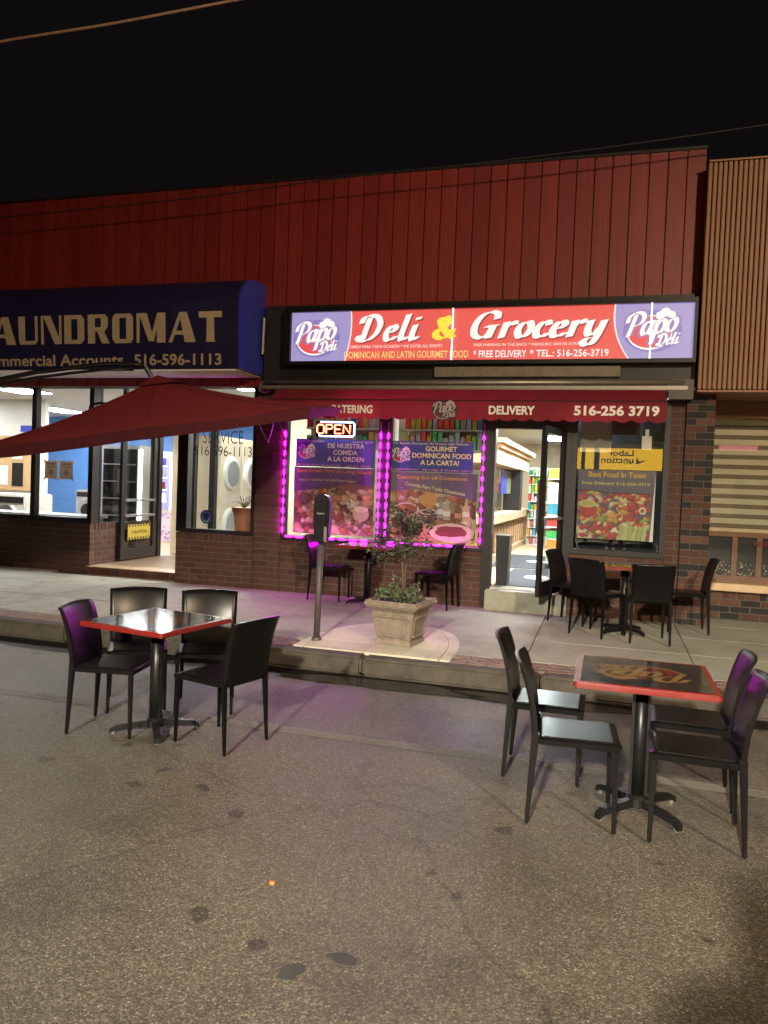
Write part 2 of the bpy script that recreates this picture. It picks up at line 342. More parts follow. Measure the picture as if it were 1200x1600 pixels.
# lettering: block letters from the built-in font, fitted to a box on a plane facing -Y
def text_polys(s, bold=.0, shear=0, space=1.0):
    cu = bpy.data.curves.new('t', 'FONT'); cu.body = s; cu.size = 1; cu.offset = bold; cu.shear = shear; cu.resolution_u = 3; cu.space_character = space
    ob = bpy.data.objects.new('t', cu); COL.objects.link(ob)
    me = bpy.data.meshes.new_from_object(ob); vs = [tuple(v.co) for v in me.vertices]; fs = [tuple(p.vertices) for p in me.polygons]
    bpy.data.objects.remove(ob); bpy.data.curves.remove(cu); bpy.data.meshes.remove(me)
    return vs, fs
def lettering(mb, s, x0, x1, z0, z1, y, col=None, bold=.012, shear=0, space=1.0, arc=0):
    vs, fs = text_polys(s, bold, shear, space)
    ax = [v[0] for v in vs]; az = [v[1] for v in vs]
    lo, hi, l2, h2 = min(ax), max(ax), min(az), max(az)
    out = []; y -= mb.layer*.00003+.0008; mb.layer += 4
    for v in vs:
        t = (v[0]-lo)/(hi-lo)
        out.append((x0+t*(x1-x0), y, z0+(v[1]-l2)/(h2-l2)*(z1-z0) + arc*(4*t*(1-t))))
    mb.add(out, fs, col); return mb
# brush-script lettering: a broad nib swept along the strokes of each letter
GL = {
 'D': (.95, [[(.36, .93), (.30, .5), (.26, .06)], [(.06, .70), (.10, .92), (.36, 1.02), (.66, .95), (.84, .66), (.76, .28), (.5, .03), (.2, .0), (.04, .10), (.10, .22)]]),
 'e': (.52, [[(.08, .27), (.28, .33), (.42, .46), (.34, .59), (.18, .54), (.07, .28), (.14, .04), (.30, .01), (.50, .16)]]),
 'l': (.36, [[(.20, 1.02), (.13, .5), (.10, .12), (.18, .0), (.36, .14)]]),
 'i': (.36, [[(.16, .6), (.11, .25), (.13, .04), (.22, .01), (.36, .14)], [(.21, .80), (.23, .90)]]),
 'G': (.9, [[(.78, .74), (.74, .95), (.50, 1.02), (.22, .86), (.08, .48), (.16, .12), (.42, .0), (.62, .14), (.70, .42)], [(.48, .45), (.86, .47)], [(.72, .44), (.66, .0)]]),
 'r': (.46, [[(.13, .6), (.08, .0)], [(.11, .36), (.22, .56), (.38, .61), (.43, .50)]]),
 'o': (.54, [[(.30, .60), (.12, .50), (.06, .24), (.18, .01), (.38, .08), (.48, .36), (.40, .57), (.30, .60), (.22, .57)]]),
 'c': (.48, [[(.44, .46), (.38, .60), (.20, .56), (.07, .28), (.14, .03), (.32, .01), (.48, .16)]]),
 'y': (.58, [[(.12, .6), (.09, .25), (.18, .04), (.36, .10), (.48, .34)], [(.54, .6), (.46, .05), (.34, -.28), (.14, -.33), (.06, -.18), (.2, -.05)]]),
 'P': (.82, [[(.38, .95), (.32, .5), (.22, .0)], [(.05, .62), (.08, .88), (.34, 1.04), (.66, 1.0), (.82, .80), (.72, .54), (.44, .44)]]),
 'a': (.60, [[(.46, .52), (.30, .60), (.12, .48), (.06, .2), (.18, .01), (.36, .12), (.46, .40)], [(.51, .6), (.45, .2), (.50, .02), (.62, .12)]]),
 'p': (.58, [[(.14, .6), (.04, -.42)], [(.12, .36), (.28, .58), (.46, .54), (.50, .28), (.36, .03), (.16, .06)]]),
 '&': (.8, [[(.74, .42), (.62, .14), (.34, .0), (.08, .14), (.14, .38), (.42, .54), (.54, .78), (.42, .98), (.22, .88), (.26, .64), (.54, .24), (.82, .04)]]),
}
def crom(P, n=7):
    out = []
    for i in range(len(P)-1):
        p0, p1, p2, p3 = P[max(i-1, 0)], P[i], P[i+1], P[min(i+2, len(P)-1)]
        for k in range(n):
            t = k/n
            out.append(tuple(.5*(2*p1[j]+(p2[j]-p0[j])*t+(2*p0[j]-5*p1[j]+4*p2[j]-p3[j])*t*t+(-p0[j]+3*p1[j]-3*p2[j]+p3[j])*t**3) for j in (0, 1)))
    return out+[tuple(P[-1])]
def script_word(mb, s, x0, x1, z0, cap, y, col, nib=.15, thin=.035, shear=.24, step=.00003, grow=0, spread=1.0, rise=0, place=None):
    w = sum(GL[c][0]*spread if c != ' ' else .45 for c in s); sx = (x1-x0)/(w+shear*.8); cx = 0
    for c in s:
        if c == ' ': cx += .45; continue
        for st in GL[c][1]:
            P = crom(st)
            N1 = ((nib+grow)*.5*math.cos(.30), (nib+grow)*.5*math.sin(.30))
            for a, b in zip(P, P[1:]):
                d = (b[0]-a[0], b[1]-a[1]); L = math.hypot(*d) or 1; nx, nz = -d[1]/L, d[0]/L
                sg = 1 if nx*N1[0]+nz*N1[1] > 0 else -1
                ox, oz = N1[0]*sg+nx*(thin+grow)*.5, N1[1]*sg+nz*(thin+grow)*.5
                a2 = (a[0]-d[0]*.15, a[1]-d[1]*.15); b2 = (b[0]+d[0]*.15, b[1]+d[1]*.15)
                q = [(a2[0]+ox, a2[1]+oz), (b2[0]+ox, b2[1]+oz), (b2[0]-ox, b2[1]-oz), (a2[0]-ox, a2[1]-oz)]
                poly = []
                for px, pz in q:
                    X = x0+(cx+px+pz*shear)*sx; Z = z0+pz*cap + rise*(X-x0)
                    poly.append((X, Z))
                if place: mb.add([place(p, mb.layer) for p in poly], [(0, 1, 2, 3)], col); mb.layer += 1
                else: mb.flat(poly, y, col, step)
        cx += GL[c][0]*spread
def logo(mb, cx, cz, s, y, ring, red, cream, dark, place=None):
    # oval badge with a chef hat, the name across it and a small word below right
    def E(ox, oz, rx, rz, col, n=26):
        P = [(cx+s*(ox+rx*math.cos(2*math.pi*k/n)), cz+s*(oz+rz*math.sin(2*math.pi*k/n))) for k in range(n)]
        if place: mb.add([place(p, mb.layer*3) for p in P], [tuple(range(n))], col); mb.layer += 3
        else: mb.flat(P, y, col)
    E(.02, 0, .56, .42, ring); E(-.03, -.03, .43, .345, cream); E(-.03, -.02, .41, .315, red)
    for dx, dz, rr in ((.16, .30, .09), (.26, .36, .10), (.36, .31, .085), (.22, .22, .09), (.33, .20, .075)): E(dx, dz, rr, rr*.95, cream, 14)
    script_word(mb, 'Papo', cx-.53*s, cx+.53*s, cz-.12*s, .44*s, y, dark, nib=.17, thin=.10, grow=.10, rise=.10, place=place)
    script_word(mb, 'Papo', cx-.53*s, cx+.53*s, cz-.12*s, .44*s, y, cream, nib=.17, thin=.05, rise=.10, place=place)
    script_word(mb, 'Deli', cx+.10*s, cx+.55*s, cz-.30*s, .22*s, y, dark, nib=.2, thin=.12, grow=.12, rise=.1, place=place)
    script_word(mb, 'Deli', cx+.10*s, cx+.55*s, cz-.30*s, .22*s, y, cream, nib=.2, thin=.06, rise=.1, place=place)

def sw(y): return .14 + .04*max(0, min(1.6, (y-6.25)/3.05))   # pavement rises gently to the shops
F = 9.3                                                    # shop front plane

# ------------------------------------------------------------------ ground
g = MB()
g.add([(-60, -10.2, 0), (60, -10.2, 0), (60, 5.4, 0), (-60, 5.4, 0), (60, 6.3, -.022), (-60, 6.3, -.022)], [(0, 1, 2, 3), (3, 2, 4, 5)])
g.build('road', 'asphalt', kind='structure')
g = MB(); g.box(-60, 60, -16, -10.2, -.1, .13); g.build('far_pavement', 'concrete', kind='structure')
g = MB(); g.add([(-9.2, 4.545, .004), (2.4, 4.545, .004), (2.4, 4.66, .004), (-9.2, 4.66, .004)], [(0, 1, 2, 3)]); g.build('parking_line', 'worn', kind='structure')
side = MB()
side.add([(-40, 6.39, sw(6.39)-.02), (30, 6.39, sw(6.39)-.02), (30, 9.9, sw(9.9)-.02), (-40, 9.9, sw(9.9)-.02), (-40, 6.39, -.1), (30, 6.39, -.1)], [(0, 1, 2, 3), (4, 5, 1, 0)])
side = side.build('pavement', 'dirt', kind='structure')
def slab(x0, x1, y0, y1, name='slab', mat='concrete', parent=side, dz=0, th=.045, gap=.004):
    b = MB(); x0 += gap; x1 -= gap; y0 += gap; y1 -= gap; j = random.uniform(-.0015, .0015)+dz
    b.add([(x0, y0, sw(y0)-th), (x1, y0, sw(y0)-th), (x0, y1, sw(y1)-th), (x1, y1, sw(y1)-th), (x0, y0, sw(y0)+j), (x1, y0, sw(y0)+j), (x0, y1, sw(y1)+j), (x1, y1, sw(y1)+j)],
          [(0, 2, 3, 1), (4, 5, 7, 6), (0, 1, 5, 4), (2, 6, 7, 3), (0, 4, 6, 2), (1, 3, 7, 5)])
    return b.build(name, mat, parent, bevel=.002)
rows = [6.71, 7.62, 8.46, 9.29]
for ri in range(3):
    x = -13.4
    while x < 4:
        w = 1.42; slab(x, x+w, rows[ri], rows[ri+1]); x += w
x = -13.4
while x < 4:
    slab(x, x+1.42, 9.29, 9.88) if (x+1.42 < -7.3 or x > .2) else None; x += 1.42
pm = {}
def paver(x, y, lx, ly):
    k = (round(lx, 3), round(ly, 3))
    if k not in pm:
        o = MB().box(-lx/2, lx/2, -ly/2, ly/2, -.04, 0).build('paver', 'paver', side, local=True, bevel=.004); pm[k] = o.data
    else: o = link('paver', pm[k], None, side)
    o.location = (x, y, sw(y)+random.uniform(-.003, .001))
    o.rotation_euler = (math.atan(.04/3.05), 0, random.uniform(-.012, .012))
def pad_half(y):  # half width of the pale pad at depth y
    t = (y-6.41)/1.38
    return .72*(1-max(0, min(1, t))**2.6)**(1/2.6) if t < 1 else 0
PADX = -1.94
for j in range(3):
    yy = 6.455+j*.1
    for k in range(-62, 24):
        xx = k*.165 + (.08 if j % 2 else 0)
        if abs(xx-PADX) > pad_half(yy)+.03: paver(xx, yy, .158, .093)
cb = [MB().box(-.745, .745, 0, .175, -.16, 0).build('curb_stone', 'curb', side, local=True, bevel=.022)]
cb[0].location = (-13.2, 6.222, sw(6.3)+.002)
for k in range(1, 13):
    o = link('curb_stone', cb[0].data, None, side); o.location = (-13.2+k*1.5, 6.222+random.uniform(-.004, .004), sw(6.3)+.002+random.uniform(-.003, .003))
# pale half-round pad under planter and meter
pad = bpy.data.objects.new('pale_pad', None); COL.objects.link(pad); pad.location = (PADX, 6.9, sw(6.9)); pad['kind'] = 'structure'
def clip(P, f):
    out = []
    for i in range(len(P)):
        a, b = P[i], P[(i+1) % len(P)]; fa, fb = f(a), f(b)
        if fa >= 0: out.append(a)
        if (fa >= 0) != (fb >= 0): t = fa/(fa-fb); out.append((a[0]+(b[0]-a[0])*t, a[1]+(b[1]-a[1])*t))
    return out
def outline(sc):
    P = []
    for k in range(41):
        a = math.pi*k/40; c, s_ = math.cos(a), math.sin(a)
        P.append((PADX+.72*sc*math.copysign(abs(c)**(2/2.6), c), 6.41+(1.38-(1-sc)*.7)*abs(s_)**(2/2.6)))
    return P
def padpiece(P):
    if len(P) < 3: return
    cx = sum(p[0] for p in P)/len(P); cy = sum(p[1] for p in P)/len(P)
    Q = [(cx+(p[0]-cx)*.988, cy+(p[1]-cy)*.988) for p in P]; n = len(Q)
    b = MB(); b.add([(x, y, sw(y)-.02) for x, y in Q]+[(x, y, sw(y)+.008) for x, y in Q], [tuple(reversed(range(n))), tuple(range(n, 2*n))]+[(i, (i+1) % n, n+(i+1) % n, n+i) for i in range(n)])
    b.build('slab', 'pad', pad)
inner = outline(.86)
for xa, xb in ((-9, -2.0), (-2.0, -1.42), (-1.42, 9)):
    for ya, yb in ((0, 6.78), (6.78, 99)):
        P = inner
        for f in (lambda p: p[0]-xa, lambda p: xb-p[0], lambda p: p[1]-ya, lambda p: yb-p[1]): P = clip(P, f)
        padpiece(P)
o1, o2 = outline(1), outline(.87)
for a, b in ((0, 13), (13, 27), (27, 40)):
    for i in range(a, b, 7): 
        j = min(i+7, b); padpiece([*o1[i:j+1], *reversed(o2[i:j+1])])
# gutter water
M['wet'] = plain('wet_asphalt', (.009, .008, .007), .55, spec=.12, var=.5, scale=7, bump=.5, bscale=90)
gt = MB(); gp = []
for k in range(121):
    xx = -13+k*.14; e = 5.92+.05*math.sin(xx*1.7)+.03*math.sin(xx*4.3+1)+.015*math.sin(xx*11)
    gp += [(xx, e, -.022*(e-5.4)/.9+.002), (xx, 6.222, -.0185)]
gt.add(gp, [(2*k, 2*k+2, 2*k+3, 2*k+1) for k in range(120)]); gt.build('gutter', 'wet', kind='structure')
def puddle(pts, label):
    n = len(pts); b = MB(); b.add([(x, y, -.022*max(0, (y-5.4)/.9)+.006) for x, y in pts], [tuple(range(n))])
    o = b.build('puddle', 'water'); tag(o, label, 'puddle')
def blob(cx, cy, rx, ry, n=26, seed=1):
    rd = random.Random(seed); ph = [rd.uniform(0, 6.3) for _ in range(4)]
    P = []
    for k in range(n):
        a = 2*math.pi*k/n; w = 1+.16*math.sin(2*a+ph[0])+.10*math.sin(3*a+ph[1])+.07*math.sin(5*a+ph[2])
        P.append((cx+rx*w*math.cos(a), cy+ry*w*math.sin(a)))
    return P
puddle([(x, min(y, 6.215)) for x, y in blob(-1.70, 5.99, .72, .17, 40, 3)], 'long shallow puddle in the gutter in front of the planter')
puddle([(x, min(y, 6.215)) for x, y in blob(-.42, 6.0, .6, .16, 40, 8)], 'narrow puddle in the gutter behind the right-hand chairs')
for (cx, cy, rx, ry, sd, lab) in ((-.93, 2.32, .038, .045, 2, 'small dark tar spot on the road, nearer of a pair'), (-.79, 2.44, .058, .028, 5, 'oblong dark tar spot on the road, farther of a pair')):
    P = blob(cx, cy, rx, ry, 18, sd); b = MB(); b.prism(P, 'z', .0005, .004); tag(b.build('tar_spot', 'tar'), lab, 'tar spot')
b = MB(); b.prism([(-1.222+.012*math.cos(a*.785), 2.81+.009*math.sin(a*.785)) for a in range(8)], 'z', .001, .009); tag(b.build('bottle_cap', 'orange'), 'tiny orange cap lying alone on the asphalt', 'bottle cap')

# ------------------------------------------------------------------ brickwork
bricks = {}
def brick_piece(parent, lx, lz, mat, pos, rz=0, depth=.09):
    k = (round(lx, 2), round(lz, 3), mat)
    if k not in bricks:
        o = MB().box(-lx/2, lx/2, 0, depth, -lz/2, lz/2).build('brick', mat, parent, local=True, bevel=.0035); bricks[k] = o.data
    else: o = link('brick', bricks[k], None, parent)
    o.location = Vector(pos)-worigin(parent); o.rotation_euler[2] = rz
    return o
def brick_wall(label, x0, x1, z0, z1, y, mat='brick', rowlock=False, ret=None, depth=.2, course=.079, bl=.222, holes=(), name='brick_wall', cat='brick wall'):
    """wall facing -Y from x0 to x1; ret=(side, y1): a return running back to y1 at that end"""
    t = thing(name, label, cat, ((x0+x1)/2, y, z0))
    mb = MB()
    mb.box(x0+.004, x1-.004, y+.007, y+depth, z0, z1-.004) if not ret else None
    if ret:
        mb.box(x0+.004, x1-.007, y+.007, y+depth, z0, z1-.004); mb.box(x1-.1, x1-.007, y+depth, ret, z0, z1-.004)
    mb.build('mortar', 'mortar', t)
    jt = .011; zt = z1-(.105 if rowlock else 0); n = max(1, round((zt-z0)/course)); ch = (zt-z0)/n
    rd = random.Random(int((x0+7)*1000))
    for i in range(n):
        zc = z0+ch*(i+.5); x = x0-(bl/2 if i % 2 else 0)
        while x < x1-.01:
            a, b_ = max(x, x0), min(x+bl, x1); x += bl
            if b_-a < .035: continue
            brick_piece(t, round(b_-a-jt, 2), ch-jt, mat, ((a+b_)/2, y+rd.uniform(-.003, .002), zc))
        if ret:
            yy = y+.1-(bl/2 if i % 2 else 0)+.0
            while yy < ret-.01:
                a, b_ = max(yy, y+.1), min(yy+bl, ret); yy += bl
                if b_-a < .035: continue
                brick_piece(t, round(b_-a-jt, 2), ch-jt, mat, (x1+rd.uniform(-.002, .002), (a+b_)/2, zc), math.pi/2)
    if rowlock:
        k = int((x1-x0)/.079); w = (x1-x0)/k
        for i in range(k): brick_piece(t, round(w-.01, 3), .095, mat, (x0+w*(i+.5), y-.004, z1-.05), 0, .12)
        if ret:
            k = int((ret-y-.1)/.079); w = (ret-y-.1)/k
            for i in range(k): brick_piece(t, round(w-.01, 3), .095, mat, (x1+.004, y+.1+w*(i+.5), z1-.05), math.pi/2, .12)
    return t
ZB = sw(9.2)-.01
brick_wall('low red brick wall under the big left laundry window', -11.6, -7.17, ZB, .90, 9.5, rowlock=True, ret=11.2)
brick_wall('low red brick wall under the laundry window with the potted plant', -5.65, -4.49, ZB, .88, F, rowlock=True)
brick_wall('tall narrow brick pier between the laundry and the lit purple windows', -4.489, -4.10, ZB, 2.92, F)
brick_wall('low brick wall under the two purple-lit poster windows', -4.099, -1.37, ZB, .86, F)
brick_wall('low brick wall between the open door and the right shop corner', -.42, .645, ZB, .90, F)
brick_wall('tall brick strip right of the fruit poster window', .646, .81, ZB, 2.82, F)
brick_wall('corner pier of mixed red and black bricks', .811, 1.12, ZB, 2.82, F-.035, 'brick_mix', ret=10.0)
brick_wall('low mixed brick wall under the sill of the right-hand shop', 1.13, 3.4, sw(9.9), .53, 9.9, 'brick_mix', rowlock=True)
st = thing('entrance_step', 'brick-edged entrance step of the laundry', 'step', (-6.4, 9.45, ZB))
MB().box(-7.16, -5.66, 9.42, 11.6, ZB, .295).build('tread', 'floor_tile', st)
for i in range(19): brick_piece(st, .068, .105, 'brick', (-7.12+i*.079, 9.395, .235), 0, .024)
b = MB().box(-1.36, -.40, 9.16, 9.62, ZB-.02, .415).build('door_step', 'concrete', bevel=.012); tag(b, 'worn concrete step below the open deli door', 'step')

# ------------------------------------------------------------------ fascia over the shops
t = thing('roof_fascia', 'long dark red fascia of vertical metal panels above both shops', 'fascia', (-5, F, 2.85))
MB().box(-13.2, .887, F-.004, F+.3, 2.86, 5.47).build('backing', 'fascia_gap', t)
x = .887
pf = None; k = 0
while x > -13:
    if pf is None: pf = MB().box(-.0945, .0945, 0, .03, 2.85, 5.49).build('panel', 'fascia', t, local=True, bevel=.004)
    o = pf if k == 0 else link('panel', pf.data, None, t)
    o.location = Vector((x-.1, F-.032+random.uniform(-.003, .003), 0))-worigin(t); x -= .2; k += 1
MB().box(-13.2, .89, F-.05, F+.32, 5.488, 5.52).build('coping', 'dark_metal', t)
t = thing('ribbed_fascia', 'tan ribbed metal fascia above the right-hand shop', 'fascia', (2, 9.0, 2.8))
MB().box(.89, 3.6, 9.06, 9.9, 2.82, 5.22).build('backing', 'tan_rib', t)
pr = None
for k in range(54):
    if pr is None: pr = MB().box(-.017, .017, 0, .045, 2.80, 5.235).build('rib', 'tan_rib', t, local=True, bevel=.006); o = pr
    else: o = link('rib', pr.data, None, t)
    o.location = Vector((.908+k*.05, 9.018, 0))-worigin(t)
MB().box(.89, 3.6, 9.0, 9.95, 5.236, 5.255).build('coping', 'tan_rib', t)
MB().box(.89, 3.6, 9.05, 9.9, 2.775, 2.80).build('soffit', 'tan_rib', t)

# ------------------------------------------------------------------ glazing
def frame(t, x0, x1, z0, z1, y, w=.06, d=.09, mat='dark_metal', pane='glass', name='frame', mull=(), bars=()):
    f = MB(); f.box(x0, x0+w, y, y+d, z0, z1); f.box(x1-w, x1, y, y+d, z0, z1); f.box(x0+w, x1-w, y+.001, y+d-.001, z0, z0+w); f.box(x0+w, x1-w, y+.001, y+d-.001, z1-w, z1)
    fr = f.build(name, mat, t)
    for mx in mull: MB().box(mx-w/2, mx+w/2, y-.004, y+d, z0+w, z1-w).build('mullion', mat, t)
    cuts = [x0+w]+[c for mx in mull for c in (mx-w/2, mx+w/2)]+[x1-w]
    for a, b in zip(cuts[::2], cuts[1::2]):
        if pane: MB().box(a, b, y+d*.5, y+d*.5+.006, z0+w, z1-w).build('pane', pane, t)
    return fr
t = thing('shop_window', 'wide laundry window in dark frame behind the red umbrella', 'window', (-9, 9.5, .9)); frame(t, -11.6, -7.16, .90, 2.96, 9.5, .075, .10, mull=(-8.19,))
MB().box(-7.25, -7.16, 9.601, 9.66, .9, 2.96).build('corner_post', 'dark_metal', t)
t = thing('side_window', 'glazed side of the laundry entrance recess', 'window', (-7.2, 10.4, .9))
for a, b in ((9.70, 9.74), (10.30, 10.36), (11.08, 11.2)): MB().box(-7.24, -7.18, a, b, .9, 2.96).build('post', 'dark_metal', t)
MB().box(-7.213, -7.207, 9.66, 11.08, .9, 2.96).build('pane', 'glass', t)
t = thing('shop_window', 'laundry window with outlined lettering and potted plant inside', 'window', (-5, F, .88)); frame(t, -5.65, -4.485, .885, 2.96, F, .05, .10)
MB().box(-5.60, -5.49, F-.006, F+.12, .885, 2.96).build('corner_post', 'dark_metal', t)
b = MB(); lettering(b, 'SAME DAY', -5.38, -4.62, 2.33, 2.46, F+.049, None, .0); b.build('window_lettering', 'dark_metal', t)
b = MB(); lettering(b, 'SERVICE', -5.30, -4.70, 2.10, 2.27, F+.049, None, -.012); b.build('window_lettering', 'dark_metal', t)
b = MB(); lettering(b, '516-596-1113', -5.42, -4.57, 1.93, 2.06, F+.049, None, -.008); b.build('window_lettering', 'dark_metal', t)
b = MB(); b.ell(-5.22, 1.10, .085, .095, F+.046, (.03, .06, .32), 20); b.ell(-5.22, 1.10, .06, .07, F+.046, (.5, .55, .75), 20); b.ell(-5.22, 1.10, .05, .06, F+.046, (.03, .06, .32), 20)
b.build('round_decal', 'print_flat', t)
# laundry door, open against the side window
t = thing('glass_door', 'dark framed laundry glass door swung open with yellow caution sign', 'door', (-7.14, 11.15, .3))
def leaf(t, p0, p1, z0, z1, w=.085, th=.045, mat='dark_metal', low=.16, midbars=(1.05, )):
    p0, p1 = Vector((*p0, 0)), Vector((*p1, 0)); d = (p1-p0); L = d.length; d /= L; n = Vector((-d.y, d.x, 0))
    def bx(mb, a, b, za, zb, o0=-th/2, o1=th/2):
        vs = []
        for z in (za, zb):
            for o in (o0, o1):
                for s in (a, b): q = p0+d*s+n*o; vs.append((q.x, q.y, z))
        mb.add(vs, [(0, 2, 3, 1), (4, 5, 7, 6), (0, 1, 5, 4), (2, 6, 7, 3), (0, 4, 6, 2), (1, 3, 7, 5)])
    for nm, a, b, za, zb in (('stile', 0, w, z0, z1), ('stile', L-w, L, z0, z1), ('rail', w, L-w, z0, z0+low), ('rail', w, L-w, z1-w, z1)):
        mb = MB(); bx(mb, a, b, za, zb); mb.build(nm, mat, t)
    mb = MB(); bx(mb, w, L-w, z0+low, z1-w, -.003, .003); mb.build('pane', 'glass', t)
    for z in midbars: mb = MB(); bx(mb, w, L-w, z, z+.035, -th/2-.03, th/2+.03); mb.build('push_bar', 'steel', t)
    return p0, d, n, bx
p0, d, n, bx = leaf(t, (-7.16, 11.12), (-7.10, 10.10), .32, 2.42, midbars=(.98, 1.22))
mb = MB(); bx(mb, .98, 1.01, 1.35, 1.72, -.07, -.035); mb.build('pull_handle', 'steel', t)
cz = MB()
def on_leaf(s, z, o): q = p0+d*s+n*o; return (q.x, q.y, z)
side_o = .03 if (n.x > 0) else -.03
cz.add([on_leaf(s, z, side_o) for s, z in ((.18, .62), (.84, .62), (.84, .86), (.18, .86))], [(0, 1, 2, 3)], (.45, .33, .04))
for k in range(8):
    for zz in (.62, .82):
        s0 = .18+k*.083; cz.add([on_leaf(s, z, side_o*1.05) for s, z in ((s0, zz), (s0+.04, zz), (s0+.07, zz+.04), (s0+.03, zz+.04))], [(0, 1, 2, 3)], (.015, .014, .012))
vs, fs = text_polys('CAUTION', .02); w_ = max(v[0] for v in vs)
cz.add([on_leaf(.74-v[0]/w_*.46, .715+v[1]*.07, side_o*1.08) for v in vs], fs, (.02, .018, .012))
cz.build('caution_sign', 'print_flat', t)
t = thing('door_frame', 'dark metal frame of the laundry entrance', 'door frame', (-6.4, 11.2, .3))
for a, b in ((-7.24, -7.14), (-6.22, -6.12)): MB().box(a, b, 11.2, 11.3, .29, 2.96).build('post', 'dark_metal', t)
MB().box(-7.14, -6.22, 11.21, 11.29, 2.45, 2.55).build('head', 'dark_metal', t)
MB().box(-6.12, -5.66, 11.24, 11.246, .29, 2.96).build('side_pane', 'glass', t)
# deli windows
XW = ((-4.095, -2.745), (-2.69, -1.44))
for i, (a, b) in enumerate(XW):
    t = thing('shop_window', ('left', 'right')[i]+' one of the two purple-lit poster windows', 'window', ((a+b)/2, F, .87)); frame(t, a, b, .865, 2.80, F, .05, .11)
b = MB().box(-4.09, -1.45, F-.020, F-.001, .862, .888).build('window_ledge', 'dark_metal', bevel=.003); tag(b, 'dark metal ledge below the two purple-lit poster windows', 'ledge')
MB().box(-2.745, -2.69, F-.004, F+.12, .865, 2.80).build('window_post', 'dark_metal'); tag(bpy.data.objects['window_post'], 'dark post between the two purple-lit poster windows', 'post')
t = thing('shop_window', 'dark framed window with the fruit and vegetable poster', 'window', (.1, F, .9)); frame(t, -.42, .655, .905, 2.80, F-.02, .06, .12)
t = thing('door_frame', 'dark frame round the open deli doorway', 'door frame', (-.9, F, .4))
MB().box(-1.44, -1.32, F-.01, F+.14, .20, 2.80).build('post', 'dark_metal', t); MB().box(-.50, -.421, F-.01, F+.14, .20, 2.80).build('post', 'dark_metal', t)
MB().box(-1.32, -.50, F, F+.13, 2.36, 2.80).build('transom', 'dark_metal', t); MB().box(-1.32, -.50, F+.02, F+.1, .415, .435).build('threshold', 'steel', t)
t = thing('glass_door', 'deli glass door standing open beside the doorway', 'door', (-.5, F, .44))
p0, d, n, bx = leaf(t, (-.505, 9.27), (-.70, 8.64), .445, 2.35, w=.075, low=.17, midbars=(1.30,))
mb = MB(); bx(mb, .10, .34, .60, .74, .006, .012); mb.build('sticker', 'white_letter', t)
mb = MB(); bx(mb, .565, .60, 1.15, 1.75, -.07, -.03); mb.build('pull_handle', 'steel', t)

# ------------------------------------------------------------------ laundry awning
t = thing('shop_awning', 'navy laundry awning with rounded top and ochre lettering', 'awning', (-8, 8.9, 2.97))
prof = [(9.26, 4.16), (8.95, 4.15), (8.76, 4.10), (8.62, 3.98), (8.56, 3.82), (8.585, 3.4), (8.62, 2.985)]
mb = MB(); n_ = len(prof)
mb.add([(-12.5, y, z) for y, z in prof]+[(-4.43, y, z) for y, z in prof], [(i, i+1, n_+i+1, n_+i) for i in range(n_-1)]); mb.build('canvas', 'awn_blue', t)
MB().prism(prof+[(9.26, 2.985)], 'x', -4.432, -4.40).build('end_panel', 'awn_cap', t)
MB().box(-12.5, -4.44, 8.63, 9.25, 2.965, 2.985).build('soffit', 'soffit', t)
for xx in (-4.455, -12.4): MB().tube([(xx, 8.62, 2.97), (xx, 9.25, 2.97)], .012, 6).build('frame_tube', 'galv', t)
def yl(z): return 8.585-(3.4-z)*(-.085) - .006 if z < 3.4 else 8.585-(z-3.4)*.0595-.006
BL = {  # bold flared capitals: quads on a unit cell
 'L': [[(0, 0), (.34, 0), (.32, 1), (0, 1)], [(.3, 0), (.95, 0), (.95, .22), (.3, .16)]],
 'A': [[(0, 0), (.14, 0), (.52, 1), (.40, 1)], [(.60, 0), (1, 0), (.68, 1), (.40, 1)], [(.2, .25), (.7, .25), (.7, .38), (.25, .38)]],
 'U': [[(.02, .12), (.34, .12), (.34, 1), (0, 1)], [(.84, .12), (.96, .12), (.98, 1), (.82, 1)], [(.1, 0), (.82, 0), (.96, .13), (.02, .13)]],
 'N': [[(0, 0), (.14, 0), (.12, 1), (0, 1)], [(.1, 1), (.46, 1), (1, 0), (.66, 0)], [(.88, 0), (1, 0), (1, 1), (.88, 1)]],
 'D': [[(0, 0), (.34, 0), (.34, 1), (0, 1)], [(.3, 0), (.82, 0), (.96, .14), (.3, .14)], [(.3, 1), (.82, 1), (.96, .86), (.3, .86)], [(.64, .13), (.97, .13), (.97, .87), (.64, .87)]],
 'R': [[(0, 0), (.34, 0), (.34, 1), (0, 1)], [(.3, 1), (.82, 1), (.95, .87), (.3, .87)], [(.62, .52), (.95, .56), (.95, .88), (.62, .88)], [(.3, .42), (.8, .42), (.93, .56), (.3, .56)], [(.42, .45), (.74, .45), (1.02, 0), (.66, 0)]],
 'O': [[(.02, .13), (.35, .13), (.35, .87), (.02, .87)], [(.66, .13), (.98, .13), (.98, .87), (.66, .87)], [(.14, 0), (.86, 0), (.98, .14), (.02, .14)], [(.14, 1), (.86, 1), (.98, .86), (.02, .86)]],
 'M': [[(0, 0), (.10, 0), (.12, 1), (0, 1)], [(.08, 1), (.36, 1), (.62, .05), (.42, .05)], [(.46, .05), (.60, .05), (.84, 1), (.72, 1)], [(.70, 0), (1, 0), (1, 1), (.72, 1)]],
 'T': [[(0, .80), (1, .80), (1, 1), (0, 1)], [(.33, 0), (.68, 0), (.66, .85), (.35, .85)], [(.26, 0), (.75, 0), (.66, .05), (.35, .05)]],
}
lay = 0
mb = MB(); x1 = -4.65; wd = {'M': .42, 'T': .32, 'A': .385}
